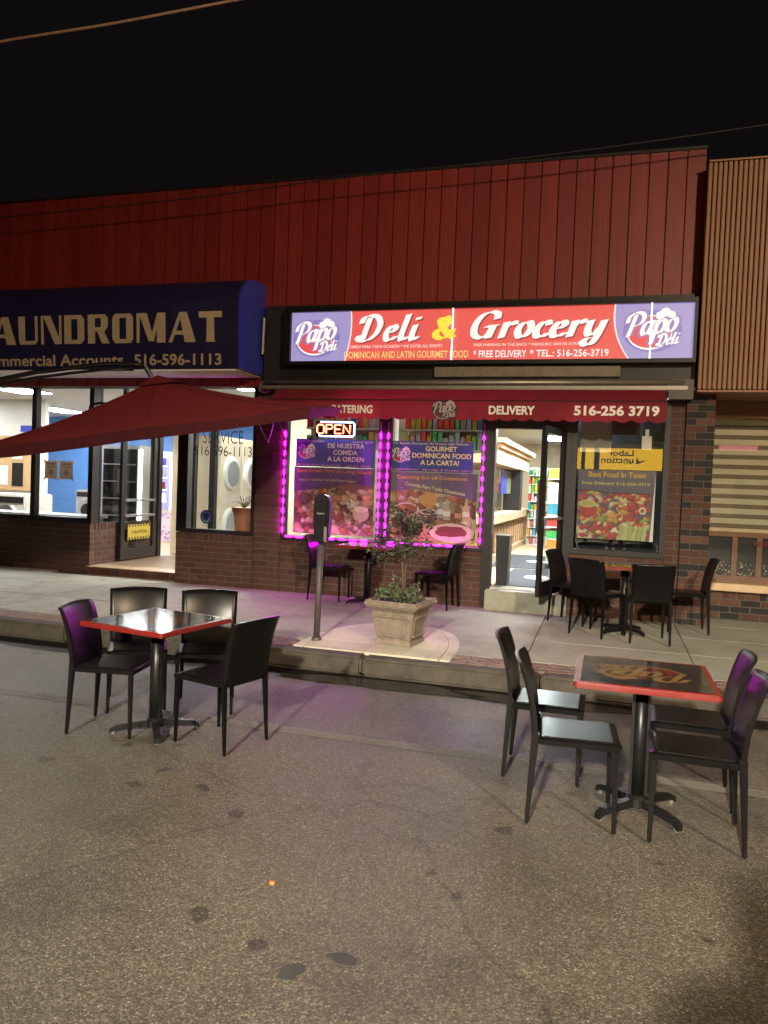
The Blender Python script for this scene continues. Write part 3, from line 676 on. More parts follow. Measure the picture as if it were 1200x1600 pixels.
for ch in reversed('LAUNDROMAT'):
    w = wd.get(ch, .322); x0 = x1-w
    for q in BL[ch]:
        vs = []
        for px, pz in q:
            z = 3.315+pz*.37; vs.append((x0+px*w, yl(z)-.0004*(lay % 6), z))
        lay += 1; mb.add(vs, [tuple(range(len(q)))])
    x1 = x0-.042
mb.build('lettering', 'gold_letter', t, recalc=False)
for s, xa, xb in (('516-596-1113', -5.90, -4.66), ('Commercial Accounts', -8.35, -6.06)):
    mb = MB(); lettering(mb, s, xa, xb, 3.03, 3.175 if s[0] == '5' else 3.18, 0, None, .02)
    mb.v = [(x_, yl(z_), z_) for x_, _, z_ in mb.v]; mb.build('lettering', 'gold_letter', t, recalc=False)
b = MB(); b.tube([(-4.36, 9.16, 3.72), (-4.36, 9.14, 3.25)], .022, 8); tag(b.build('wall_conduit', 'galv'), 'short grey pipe on the wall beside the laundry awning', 'pipe')
t = thing('wall_bell', 'small round alarm bell under the corner of the laundry awning', 'alarm bell', (-4.40, 9.2, 2.83))
b = MB(); b.tube([(-4.36, 9.27, 2.84), (-4.36, 9.2, 2.84), (-4.36, 9.17, 2.84)], [.085, .08, .04], 18); b.build('gong', 'galv', t); MB().box(-4.38, -4.34, 9.21, 9.27, 2.92, 3.02).build('bracket', 'dark_metal', t)

# ------------------------------------------------------------------ deli sign
t = thing('light_box_sign', 'lit red deli and grocery sign with white script lettering', 'sign', (-1.6, 9.2, 3.1))
MB().box(-4.36, .872, 9.19, 9.266, 2.92, 3.875).build('backboard', 'dark_metal', t)
fm = MB(); fm.box(-4.03, .86, 9.05, 9.19, 3.76, 3.81); fm.box(-4.03, .86, 9.05, 9.19, 3.10, 3.145); fm.box(-4.03, -3.945, 9.051, 9.19, 3.145, 3.76); fm.box(.828, .86, 9.051, 9.19, 3.145, 3.76); fm.build('frame', 'black_metal', t)
SY = 9.10
face = MB(); RED = (.82, .095, .08); LIL = (.36, .30, .58); WH = (1, .93, .88)
face.flat([(-3.945, 3.145), (.828, 3.145), (.828, 3.76), (-3.945, 3.76)], SY, RED)
Lc = [(-3.945, 3.145)]+[(-3.21-.0+.075*math.sin(k/10*2.1)-.02, 3.145+k*.0615) for k in range(11)]+[(-3.945, 3.76)]
edge = [(x_+.018, z_) if 0 < i < 12 else (x_, z_) for i, (x_, z_) in enumerate(Lc)]
face.flat(edge, SY, (1, .75, .78)); face.flat(Lc, SY, LIL)
Rc = [(.828, 3.145), (.828, 3.76)]+[(-.0-.02*math.sin(k/10*3)+.17*(k/10)**2.2, 3.76-k*.0615) for k in range(11)]
face.flat([(x_-.018, z_) if i > 1 else (x_, z_) for i, (x_, z_) in enumerate(Rc)], SY, (1, .8, .78)); face.flat(Rc, SY, LIL)
# softly brighter bands where the tubes run behind are left to the tubes below; print only
face.build('face_panel', 'sign', t)
lg = MB(); logo(lg, -3.615, 3.43, .56, SY-.006, (.24, .19, .50), (.80, .07, .07), WH, (.30, .20, .48)); lg.build('logo', 'sign', t)
lg = MB(); logo(lg, .385, 3.455, .56, SY-.006, (.24, .19, .50), (.80, .07, .07), WH, (.30, .20, .48)); lg.build('logo', 'sign', t)
sc = MB()
for dx, dz, cc in ((.014, -.012, (.30, .02, .03)), (0, 0, WH)):
    script_word(sc, 'Deli', -3.07+dx, -2.22+dx, 3.39+dz, .305, SY-.012, cc, nib=.20, thin=.05, spread=1.18)
    script_word(sc, 'Grocery', -1.66+dx, -.06+dx, 3.40+dz, .30, SY-.012, cc, nib=.20, thin=.05, spread=1.14)
script_word(sc, '&', -2.09, -1.83, 3.40, .26, SY-.012, (1, .78, .06), nib=.24, thin=.07, shear=.1)
sc.build('script_lettering', 'sign', t)
YE = (.92, .62, .20); SM = (.95, .75, .62)
for w_, xa, xb, za, zb, cc in (('COMIDA PARA TODA OCASIÓN * WE CATER ALL EVENTS', -3.18, -1.98, 3.300, 3.345, SM), ('DOMINICAN AND LATIN GOURMET FOOD', -3.22, -1.66, 3.175, 3.26, YE), ('* FREE DELIVERY', -1.60, -.98, 3.175, 3.26, WH),
                               ('* TEL.: 516-256-3719', -.94, -.06, 3.175, 3.26, WH), ('FREE PARKING IN THE BACK * PARQUEO GRATIS ATRÁS', -1.60, -.36, 3.300, 3.345, SM)):
    tx = MB(); lettering(tx, w_, xa, xb, za, zb, SY-.03, cc, .012); tx.build('small_lettering', 'sign', t)
for xx in (-1.862, .38): MB().box(xx-.007, xx+.007, SY-.042, SY-.034, 3.146, 3.759).build('seam', 'signseam', t)
b = MB().box(-2.08, .075, 9.13, 9.188, 2.955, 3.075).build('fixture_cover', 'beige_metal', bevel=.006); tag(b, 'long beige cover strip fixed below the lit sign', 'cover strip')

# ------------------------------------------------------------------ deli awning
t = thing('retractable_awning', 'red deli awning with scalloped valance and white lettering', 'awning', (-1.8, 8.9, 2.6))
MB().box(-4.35, .80, 9.08, 9.262, 2.80, 2.845).build('housing', 'galv', t, bevel=.01)
MB().tube([(-4.3, 9.12, 2.885), (.76, 9.12, 2.885)], .035, 10).build('roller_tube', 'galv', t, smooth=True)
MB().box(.60, .86, 9.10, 9.262, 2.70, 2.92).build('end_bracket', 'post', t)
VX0, VX1, VY = -4.12, .575, 8.85
nx = 60
mb = MB(); gr = []
for i in range(nx+1):
    x = VX0+(VX1-VX0)*i/nx
    for j in range(4):
        tt = j/3; gr.append((x, 9.10+(VY-9.10)*tt, 2.80+(2.632-2.80)*tt-.012*math.sin(math.pi*tt)*(1+.4*math.sin(x*5))))
mb.add(gr, [(i*4+j, (i+1)*4+j, (i+1)*4+j+1, i*4+j+1) for i in range(nx) for j in range(3)]); mb.build('canvas', 'awn_red', t, smooth=True)
MB().tube([(VX0, VY+.01, 2.632), (VX1, VY+.01, 2.632)], .018, 8).build('front_bar', 'dark_metal', t)
mb = MB(); nsc = 26; NS = nsc*8; pts = []
for i in range(NS+1):
    x = VX0+(VX1-VX0)*i/NS; ph = (i % 8)/8; zb = 2.437-.030*abs(math.sin(math.pi*ph))**.8
    yy = VY-.012+.006*math.sin(x*9)+.004*math.sin(x*23)
    pts += [(x, VY-.010, 2.636), (x, yy+.002, 2.54), (x, yy, zb)]
mb.add(pts, [(i*3+j, (i+1)*3+j, (i+1)*3+j+1, i*3+j+1) for i in range(NS) for j in range(2)]); mb.build('valance', 'awn_red', t, smooth=True)
for s, a, b_, z0, z1 in (('CATERING', -3.29, -2.747, 2.475, 2.575), ('DELIVERY', -1.351, -.828, 2.480, 2.580), ('516-256 3719', -.399, .50, 2.478, 2.592)):
    mb = MB(); lettering(mb, s, a, b_, z0, z1, VY-.026, None, .035); mb.build('lettering', 'white_letter', t, recalc=False)
lg = MB(); lg.ell(-1.865, 2.520, .155, .10, VY-.022, (.03, .02, .035)); lg.layer = 2
logo(lg, -1.875, 2.520, .27, VY-.022, (.03, .02, .035), (.09, .025, .04), (.40, .33, .34), (.03, .02, .03)); lg.build('logo', 'print_flat', t)

# ------------------------------------------------------------------ posters, neon sign, LED strips
FOOD = [(.34, .12, .06), (.45, .20, .09), (.52, .30, .15), (.56, .42, .27), (.26, .07, .05), (.60, .50, .38), (.20, .13, .07), (.40, .13, .10), (.15, .05, .04), (.50, .36, .24)]
def food(mb, x0, x1, z0, z1, y, seed, n=60, pal=FOOD, big=.13):
    rd = random.Random(seed)
    for k in range(n*2):
        r1 = rd.uniform(.35, 1)*big*(1.15-.8*k/(2*n)); r2 = r1*rd.uniform(.45, .9)
        cx = rd.uniform(x0, x1); czz = rd.uniform(z0, z1); c = rd.choice(pal); a = rd.uniform(-.9, .9); w = rd.uniform(.8, 1.1); ph = [rd.uniform(0, 6.3) for _ in range(3)]; am = [rd.uniform(0, .16) for _ in range(3)]
        for f, sc_, dx in ((.45, 1.0, 0), (.85, .93, .05), (1.1, .72, .12), (1.45, .34, .25)):
            P = []
            for q in range(16):
                an = 2*math.pi*q/16; m_ = 1+sum(am[i]*math.sin((i+2)*an+ph[i]) for i in range(3)); ex, ez = r1*sc_*math.cos(an)*m_, r2*sc_*math.sin(an)*m_
                P.append((min(x1, max(x0, cx-dx*r1+ex*math.cos(a)-ez*math.sin(a))), min(z1, max(z0, czz+dx*r2+ex*math.sin(a)+ez*math.cos(a)))))
            mb.flat(P, y, tuple(min(.85, v*f*w) for v in c), .000015)
def sheet(name, label, cat, x0, x1, z0, z1, y, draw, mat='print', th=.004, group=None):
    t = thing(name, label, cat, ((x0+x1)/2, y, z0), group)
    MB().box(x0, x1, y+.0006, y+th, z0, z1).build('backing', 'white_letter', t)
    mb = MB(); draw(mb); mb.build('printed_face', mat, t); return t
PY = F+.085
def d1(mb):
    mb.flat([(-3.945, 1.83), (-2.86, 1.83), (-2.86, 2.19), (-3.945, 2.19)], PY, (.10, .085, .36)); mb.layer = 3
    logo(mb, -3.80, 2.02, .24, PY, (.10, .085, .36), (.55, .05, .09), (.8, .76, .72), (.10, .07, .30))
    for s, a, b_, z in (('DE NUESTRA', -3.50, -3.0, 2.075), ('COMIDA', -3.42, -3.09, 1.99), ('A LA ORDEN', -3.50, -3.0, 1.905)): lettering(mb, s, a, b_, z, z+.062, PY, (.78, .70, .72), .02)
    lettering(mb, 'Con Sentimiento', -3.91, -3.55, 2.148, 2.178, PY, (.62, .6, .66), .01, .3); lettering(mb, 'Nunca Igual', -3.17, -2.88, 2.143, 2.173, PY, (.62, .6, .66), .01, .3)
    lettering(mb, 'Breakfast & Lunch   open daily', -3.92, -2.89, 1.838, 1.868, PY, (.62, .3, .5), .01, .2)
sheet('menu_banner', 'blue banner reading De nuestra comida a la orden', 'banner', -3.945, -2.86, 1.83, 2.19, PY, d1, 'print_flat')
def d2(mb):
    mb.flat([(-3.955, .955), (-2.855, .955), (-2.855, 1.822), (-3.955, 1.822)], PY, (.30, .16, .13)); mb.layer = 2; food(mb, -3.95, -2.86, .96, 1.56, PY, 11, 70)
    mb.flat([(-3.955, 1.50), (-3.6, 1.55), (-3.2, 1.63), (-2.855, 1.60), (-2.855, 1.822), (-3.955, 1.822)], PY, (.17, .10, .24))
    mb.ell(-3.02, 1.24, .11, .10, PY, (.62, .46, .34)); mb.ell(-3.02, 1.30, .10, .04, PY, (.78, .62, .46))
    lettering(mb, 'Best Fried Porc in Long Island', -3.92, -2.90, 1.735, 1.795, PY, (.70, .26, .12), .03, arc=.01); lettering(mb, 'Mejor Chicharron en Long Island', -3.88, -3.10, 1.625, 1.67, PY, (.66, .5, .34), .02, arc=.012)
sheet('food_poster', 'poster of fried pork and roast meat lit by purple lights', 'poster', -3.955, -2.855, .955, 1.822, PY, d2)
def d3(mb):
    mb.flat([(-2.655, 1.81), (-1.60, 1.81), (-1.60, 2.19), (-2.655, 2.19)], PY, (.07, .075, .33)); mb.layer = 3
    logo(mb, -2.52, 2.01, .24, PY, (.07, .075, .33), (.60, .05, .08), (.8, .78, .72), (.08, .07, .30))
    for s, a, b_, z in (('GOURMET', -2.20, -1.80, 2.065), ('DOMINICAN FOOD', -2.37, -1.62, 1.98), ('A LA CARTA!', -2.26, -1.77, 1.893)): lettering(mb, s, a, b_, z, z+.064, PY, (.80, .74, .40), .02)
    lettering(mb, 'Tu Sazón Europeo Al Gusto del Paladar', -2.62, -1.64, 2.138, 2.175, PY, (.62, .64, .32), .01, .3); lettering(mb, 'Lunch Dinner   Monday & Sunday open', -2.64, -1.62, 1.818, 1.848, PY, (.62, .3, .5), .01, .2)
sheet('menu_banner', 'blue banner reading Gourmet Dominican food a la carta', 'banner', -2.655, -1.60, 1.81, 2.19, PY, d3, 'print_flat')
def d4(mb):
    mb.flat([(-2.66, .955), (-1.535, .955), (-1.535, 1.80), (-2.66, 1.80)], PY, (.34, .20, .14)); mb.layer = 2
    food(mb, -2.65, -1.54, .96, 1.58, PY, 23, 55)
    y2 = PY
    mb.ell(-2.42, 1.33, .17, .09, y2, (.66, .56, .46)); mb.ell(-2.42, 1.33, .14, .07, y2, (.35, .10, .05)); mb.ell(-2.48, 1.34, .06, .045, y2, (.5, .22, .08)); mb.ell(-2.50, 1.17, .11, .08, y2, (.18, .03, .03), wob=.1)
    mb.ell(-2.15, 1.03, .22, .13, y2, (.55, .30, .16), wob=.05); mb.ell(-1.83, 1.06, .28, .12, y2, (.70, .60, .42)); mb.ell(-1.84, 1.075, .20, .07, y2, (.26, .04, .05), wob=.12); mb.ell(-2.14, 1.46, .11, .10, y2, (.60, .30, .10), wob=.06)
    mb.flat([(-2.25, 1.31), (-2.02, 1.31), (-2.05, 1.19), (-2.13, 1.15), (-2.21, 1.19)], y2, (.16, .07, .05)); mb.ell(-2.135, 1.31, .115, .035, y2, (.70, .64, .55)); mb.ell(-2.135, 1.31, .09, .024, y2, (.10, .04, .04))
    for bx_, bz, h, c in ((-1.98, 1.24, .22, (.30, .33, .30)), (-1.90, 1.22, .26, (.45, .42, .28)), (-1.76, 1.20, .30, (.20, .10, .04)), (-1.66, 1.22, .28, (.55, .45, .22))):
        mb.flat([(bx_-.045, bz), (bx_+.045, bz), (bx_+.045, bz+h*.5), (bx_+.018, bz+h*.72), (bx_+.018, bz+h), (bx_-.018, bz+h), (bx_-.018, bz+h*.72), (bx_-.045, bz+h*.5)], y2, c)
        mb.flat([(bx_-.044, bz+.05), (bx_+.044, bz+.05), (bx_+.044, bz+.11), (bx_-.044, bz+.11)], y2, tuple(min(.8, v*1.9+.1) for v in c))
    mb.flat([(-2.66, 1.55), (-2.3, 1.60), (-1.9, 1.54), (-1.535, 1.47), (-1.535, 1.80), (-2.66, 1.80)], PY, (.16, .10, .20)); 
    lettering(mb, 'Catering for all Occasions', -2.56, -1.66, 1.70, 1.76, PY, (.72, .34, .08), .03); 
    k0 = len(mb.v); lettering(mb, 'Comida Para Toda Ocasiones', -2.45, -1.68, 1.625, 1.672, PY, (.74, .62, .36), .025)
    for k in range(k0, len(mb.v)): x_, y_, z_ = mb.v[k]; mb.v[k] = (x_, y_, z_-.11*(x_+2.45)/.77+.01)
sheet('food_poster', 'poster of platters, a black bowl and bottles lit by purple lights', 'poster', -2.66, -1.535, .955, 1.80, PY, d4)
def d5(mb):
    mb.flat([(-.335, 1.085), (.49, 1.085), (.53, 1.90), (-.335, 1.90)], PY, (.13, .11, .15)); mb.layer = 2
    VEG = [(.45, .06, .05), (.55, .10, .07), (.62, .34, .10), (.60, .50, .22), (.30, .36, .10), (.38, .04, .08), (.62, .55, .42), (.48, .07, .06)]
    food(mb, -.33, .485, 1.09, 1.66, PY, 5, 85, VEG, .095)
    y2 = PY
    mb.ell(-.21, 1.43, .10, .085, y2, (.46, .05, .05)); mb.ell(-.215, 1.50, .10, .045, y2, (.60, .52, .22)); mb.ell(-.215, 1.50, .07, .028, y2, (.45, .45, .16))
    for k in range(6): mb.flat([(.12+k*.055, 1.09), (.17+k*.055, 1.09), (.21+k*.05, 1.25), (.17+k*.05, 1.27)], y2, ((.42, .48, .16), (.55, .55, .26))[k % 2])
    mb.ell(.40, 1.44, .04, .045, y2, (.72, .66, .55)); mb.ell(.40, 1.44, .022, .024, y2, (.30, .10, .05))
    mb.flat([(-.335, 1.665), (.1, 1.635), (.50, 1.64), (.53, 1.90), (-.335, 1.90)], y2, (.13, .11, .16))
    lettering(mb, 'Best Food In Town', -.22, .42, 1.815, 1.88, PY, (.66, .42, .06), .03); lettering(mb, 'Free Delivery 516-256-3719', -.29, .47, 1.715, 1.765, PY, (.60, .55, .14), .025)
sheet('food_poster', 'fruit and vegetable poster in the window right of the door', 'poster', -.335, .53, 1.085, 1.90, PY, d5)
# window-top goods seen above the banners, OPEN sign
t = thing('neon_open_sign', 'red and blue neon open sign in the left poster window', 'neon sign', (-3.40, F+.03, 2.2))
NY = F+.03
def stroke(mb, pts, r=.0085, n=6): mb.tube([(x_, NY, z_) for x_, z_ in pts], r, n)
LX = -3.645; lw = .095; z0, z1 = 2.262, 2.372
mb = MB()
stroke(mb, [(LX, z0+.02), (LX, z1-.02), (LX+.02, z1), (LX+lw-.02, z1), (LX+lw, z1-.02), (LX+lw, z0+.02), (LX+lw-.02, z0), (LX+.02, z0), (LX, z0+.02)])
a = LX+.125; stroke(mb, [(a, z0), (a, z1), (a+.07, z1), (a+.09, z1-.025), (a+.07, z1-.052), (a, z1-.052)])
a = LX+.245; stroke(mb, [(a+.085, z0), (a, z0), (a, z1), (a+.085, z1)]); stroke(mb, [(a, (z0+z1)/2), (a+.07, (z0+z1)/2)])
a = LX+.36; stroke(mb, [(a, z0), (a, z1), (a+.09, z0), (a+.09, z1)])
mb.build('letters', 'neon_red', t, smooth=True)
mb = MB(); stroke(mb, [(-3.60, 2.408), (-3.16, 2.408), (-3.138, 2.39), (-3.138, 2.244), (-3.16, 2.226), (-3.60, 2.226), (-3.615, 2.24)], .009); mb.build('border_tube', 'neon_blue', t, smooth=True)
MB().box(-3.67, -3.12, NY+.02, NY+.028, 2.215, 2.42).build('backing', 'glass_dark', t)
# LED strips round the windows
def led_run(label, p0, p1, pitch, skip=(), on=.6, mat='led'):
    p0, p1 = Vector(p0), Vector(p1); L = (p1-p0).length; d = (p1-p0)/L
    t = thing('led_strip', label, 'light strip', p0)
    vert = abs(d.z) > .5
    b = MB(); w = .008
    (b.box(p0.x-w, p0.x+w, p0.y+.006, p0.y+.012, min(p0.z, p1.z), max(p0.z, p1.z)) if vert else b.box(min(p0.x, p1.x), max(p0.x, p1.x), p0.y+.006, p0.y+.012, p0.z-w, p0.z+w)).build('backing', 'led_strip', t)
    n = int(L/pitch); first = None
    for k in range(n):
        if k in skip: continue
        c = d*((k+.5)*pitch); ln = pitch*on/2
        if first is None:
            mb = MB(); (mb.box(-.0075, .0075, -.006, .006, -ln, ln) if vert else mb.box(-ln, ln, -.006, .006, -.0075, .0075)); first = mb.build('led', mat, t, local=True, bevel=.003); o = first
        else: o = link('led', first.data, None, t)
        o.location = c
LYY = F-.016
led_run('purple light strip up the left edge of the left poster window', (-4.068, LYY, .93), (-4.068, LYY, 2.42), .125, on=.5)
led_run('purple light strip along the bottom of the left poster window', (-4.05, LYY, .905), (-2.77, LYY, .905), .148, on=.5)
led_run('purple light strip on the left side of the centre post', (-2.768, LYY, .93), (-2.768, LYY, 2.42), .125, on=.5)
led_run('purple light strip on the right side of the centre post', (-2.668, LYY, .93), (-2.668, LYY, 2.42), .125, on=.5)
led_run('purple light strip along the bottom of the right poster window', (-2.65, LYY, .905), (-1.47, LYY, .905), .148, on=.5)
led_run('thin purple light strip up the right edge of the right poster window', (-1.463, LYY, .93), (-1.463, LYY, 2.42), .125, on=.3)
t = thing('wall_wire', 'zigzag of slack string-light wire on the brick pier', 'wire', (-4.3, 9.27, 2.1))
MB().tube([(-4.445, 9.27, 2.37), (-4.37, 9.262, 2.24), (-4.30, 9.265, 2.12), (-4.255, 9.262, 2.25), (-4.23, 9.27, 2.38)], .005, 5).build('wire', 'strap', t); MB().tube([(-4.16, 9.27, 2.40), (-4.10, 9.262, 2.29), (-4.05, 9.27, 2.18)], .005, 5).build('wire', 'strap', t)

# ------------------------------------------------------------------ interiors
def shell(name, x0, x1, y0, y1, z0, z1, mats):
    wl, wb, wr, fl, ce = mats
    for nm, a, mt in (('interior_wall', (x0-.05, x0, y0, y1, z0, z1), wl), ('interior_wall', (x0, x1, y1, y1+.05, z0, z1), wb), ('interior_wall', (x1, x1+.05, y0, y1, z0, z1), wr),
                      ('interior_floor', (x0, x1, y0, y1, z0-.05, z0), fl), ('interior_ceiling', (x0, x1, y0, y1, z1, z1+.05), ce)):
        MB().box(*a).build(nm, mt, kind='structure')
shell('laundry', -15.2, -4.56, 9.70, 16.0, .295, 3.0, ('white_wall', 'blue_wall', 'white_wall', 'floor_tile', 'ceil'))
shell('deli', -4.5, .76, 9.56, 20.5, .415, 2.86, ('tan_wall', 'tan_wall', 'tan_wall', 'floor_tile', 'ceil'))
def light_panel(label, x0, x1, y0, y1, z, mat, nm='ceiling_light'):
    t = thing(nm, label, 'ceiling light', ((x0+x1)/2, (y0+y1)/2, z))
    MB().box(x0-.03, x1+.03, y0-.03, y1+.03, z-.02, z-.001).build('housing', 'white_wall', t); MB().box(x0, x1, y0, y1, z-.026, z-.0205).build('diffuser', mat, t)
for i, (x_, y_) in enumerate(((-12.6, 11.6), (-9.6, 10.6), (-8.8, 13.4), (-6.4, 12.4), (-5.1, 10.1), (-11.6, 14.2))):
    light_panel('laundry ceiling light '+('far left', 'near the wide window', 'in the middle of the room', 'above the dryers', 'above the potted plant', 'near the blue wall')[i], x_-.3, x_+.3, y_-.6, y_+.6, 3.0, 'panel_light')
for i, (x_, y_) in enumerate(((-3.1, 10.6), (-.9, 12.4), (-.9, 15.2), (-.1, 10.4), (-2.6, 13.5), (-1.2, 18))):
    light_panel('deli ceiling light '+('behind the poster windows', 'just inside the door', 'over the counter', 'behind the fruit poster', 'over the left aisle', 'at the back')[i], x_-.2, x_+.2, y_-.7, y_+.7, 2.86, 'deli_light')
# laundry furniture
b = MB().box(-16, -10.35, 12.3, 12.4, .295, 3.0).build('partition', 'white_wall', kind='structure')
t = thing('notice_board', 'tan notice board with pinned flyers on the white partition', 'notice board', (-10.9, 12.27, 1.2))
MB().box(-12.6, -10.62, 12.26, 12.295, 1.25, 2.30).build('board', 'cork', t)
for (a, b_, c, d_, m_) in ((-11.40, -11.15, 1.35, 1.72, 'white_letter'), (-11.05, -10.80, 1.33, 1.78, 'dark_metal'), (-11.05, -10.82, 1.85, 2.1, 'white_letter'), (-11.8, -11.5, 1.5, 1.9, 'dark_metal'), (-12.2, -11.9, 1.4, 1.8, 'white_letter')):
    MB().box(a, b_, 12.25, 12.258, c, d_).build('flyer', m_, t)
b = MB().box(-10.90, -10.42, 12.28, 12.299, 2.38, 2.50).build('wall_sign', 'awn_cap'); tag(b, 'small blue sign on the white partition above the notice board', 'sign')
for i, (x0, x1) in enumerate(((-8.02, -7.80), (-7.76, -7.53))):
    t = thing('paper_notice', ('left', 'right')[i]+' one of two taped paper notices on the wide window', 'notice', (x0, 9.54, 1.53))
    mb = MB(); mb.flat([(x0, 1.53), (x1, 1.53), (x1, 1.79), (x0, 1.79)], 9.545, (.46, .37, .28)); mb.flat([(x0+.04, 1.735), (x1-.04, 1.735), (x1-.04, 1.76), (x0+.04, 1.76)], 9.545, (.2, .15, .12))
    mb.flat([(x0+.05, 1.70), (x1-.05, 1.70), (x1-.05, 1.715), (x0+.05, 1.715)], 9.545, (.2, .15, .12)); mb.ell((x0+x1)/2, 1.625, .04, .045, 9.545, (.22, .20, .22), 12)
    mb.build('sheet', 'print_flat', t)
    for cx_, cz_ in ((x0, 1.79), (x1, 1.79), (x0, 1.53), (x1, 1.53)): MB().box(cx_-.02, cx_+.02, 9.541, 9.543, cz_-.02, cz_+.02).build('tape', 'white_letter', t)
def table_box(label, x0, x1, y0, y1, z0, h, top, legs, nm='folding_table'):
    t = thing(nm, label, 'table', ((x0+x1)/2, (y0+y1)/2, z0))
    MB().box(x0, x1, y0, y1, z0+h-.05, z0+h).build('tabletop', top, t)
    for a, b_ in ((x0+.05, y0+.05), (x1-.12, y0+.05), (x0+.05, y1-.12), (x1-.12, y1-.12)): MB().box(a, a+.07, b_, b_+.07, z0, z0+h-.05).build('leg', legs, t)
table_box('grey laundry folding table along the wide window', -9.9, -7.6, 9.85, 10.5, .295, .68, 'grey', 'grey')
table_box('long white laundry folding table by the blue wall', -10.2, -7.9, 13.6, 14.4, .295, .95, 'white_wall', 'white_wall')
def washer(label, x0, y0, w, h, dpt, mat, z0=.295):
    t = thing('washing_machine', label, 'washing machine', (x0+w/2, y0+dpt/2, z0))
    MB().box(x0, x0+w, y0, y0+dpt, z0, z0+h).build('cabinet', mat, t, bevel=.02)
    MB().tube([(x0+w/2, y0-.03, z0+h*.5), (x0+w/2, y0+.01, z0+h*.5)], [w*.33, w*.36], 20).build('door_ring', 'steel', t); MB().tube([(x0+w/2, y0-.035, z0+h*.5), (x0+w/2, y0-.031, z0+h*.5)], w*.24, 18).build('porthole', 'black_metal', t)
    MB().box(x0+.04, x0+w-.04, y0-.012, y0-.001, z0+h-.16, z0+h-.05).build('control_panel', 'dark_metal', t)
for i in range(4): washer(('first', 'second', 'third', 'fourth')[i]+' grey washer from the left below the blue wall', -11.9+i*.72+(.9 if i > 1 else 0), 15.2, .68, .95, .7, 'grey')
washer('white top washer beside the left laundry window', -10.6, 11.2, .8, .92, .7, 'white_wall')
# ice machine / tall glass cabinets near the door
t = thing('vending_machine', 'lit purple snack vending machine inside the laundry', 'vending machine', (-8.6, 13.6, .295))
MB().box(-9.05, -8.15, 13.55, 14.35, .295, 2.12).build('cabinet', 'white_wall', t, bevel=.01)
MB().box(-8.98, -8.42, 13.52, 13.549, .98, 2.02).build('window', 'vend_screen', t)
for k in range(4):
    MB().box(-8.96, -8.44, 13.50, 13.519, 1.12+k*.235, 1.135+k*.235).build('shelf', 'vend_light', t)
    for j in range(4): MB().box(-8.93+j*.125, -8.85+j*.125, 13.495, 13.515, 1.137+k*.235, 1.28+k*.235).build('snack_pack', ('awn_cap', 'vend_light', 'red_edge', 'grey')[(k+j*3) % 4], t)
MB().box(-8.36, -8.32, 13.53, 13.549, .98, 2.02).build('light_bar', 'vend_light', t)
mb = MB(); mb.flat([(-9.0, .34), (-8.2, .34), (-8.2, .93), (-9.0, .93)], 13.545, (.62, .62, .70)); 
rd = random.Random(3)
for k in range(60): a = rd.random(); mb.ell(-8.95+a*.72, rd.uniform(.37, .90), rd.uniform(.01, .045), rd.uniform(.01, .04), 13.545, ((.55, .25, .62), (.7, .6, .85), (.40, .12, .5))[k % 3] if a > .4 else (.5, .52, .62), 8)
mb.build('front_panel', 'print_flat', t)
t = thing('drink_cooler', 'tall glass drink cooler with a white light strip', 'cooler', (-8.2, 12.4, .295))
MB().box(-8.62, -7.86, 11.7, 12.1, .295, 2.15).build('cabinet', 'grey', t); MB().box(-7.85, -7.80, 11.66, 11.70, .5, 2.08).build('light_bar', 'tube', t); MB().box(-8.58, -7.90, 11.68, 11.699, .5, 2.08).build('glass_front', 'glass_dark', t)
for k in range(5): MB().box(-8.56, -7.92, 11.66, 11.679, .6+k*.3, .62+k*.3).build('shelf', 'steel', t)
# dryers stacked in two rows, fronts facing right
for i in range(4):
    y0 = 11.75+i*.78
    t = thing('stacked_dryer', ('nearest', 'second nearest', 'third nearest', 'farthest')[i]+' cream stacked dryer behind the potted plant window', 'dryer', (-6.6, y0+.38, .295), 'cream stacked dryers in the laundry')
    MB().box(-7.25, -6.32, y0, y0+.76, .295, 2.35).build('cabinet', 'cream', t, bevel=.01)
    for zc in (.83, 1.72):
        mb = MB(); mb.tube([(-6.318, y0+.38, zc), (-6.27, y0+.38, zc), (-6.262, y0+.38, zc)], [.30, .28, .23], 28); dr = mb.build('door', 'white_wall', t, smooth=False)
        mb = MB(); mb.tube([(-6.2615, y0+.38, zc), (-6.255, y0+.38, zc)], [.225, .215], 28); mb.build('porthole', 'grey', dr)
    for yy in (y0+.2, y0+.55): MB().box(-6.319, -6.31, yy-.07, yy+.07, 1.22, 1.36).build('control_panel', 'soffit', t)
for x_, y_, lab in ((-6.62, 11.4, 'slim dark post in front of the cream dryers'), (-7.05, 12.0, 'dark post between vending machine and dryers')):
    b = MB().box(x_-.05, x_+.05, y_-.05, y_+.05, .295, 3.0).build('interior_post', 'dark_metal'); tag(b, lab, 'post')
t = thing('potted_plant', 'terracotta pot with thin leaves on the laundry window ledge', 'potted plant', (-4.78, 9.62, .89))
MB().tube([(-4.78, 9.60, .90), (-4.78, 9.60, 1.18), (-4.78, 9.60, 1.18), (-4.78, 9.60, 1.24)], [.11, .15, .165, .165], 18).build('pot', 'terracotta', t)
mb = MB(); rd = random.Random(4)
for k in range(12):
    a = rd.uniform(0, 6.3); L = rd.uniform(.12, .34); mb.tube([(-4.78, 9.60, 1.22), (-4.78+.5*L*math.cos(a), 9.60+.3*L*math.sin(a), 1.22+L*.55), (-4.78+L*math.cos(a), 9.60+.5*L*math.sin(a), 1.22+L*.5)], [.006, .008, .002], 4)
mb.build('leaves', 'leaf2', t)
b = MB().box(-5.49, -4.5, 9.44, 9.69, .80, .895).build('window_ledge', 'palewood', kind='structure')
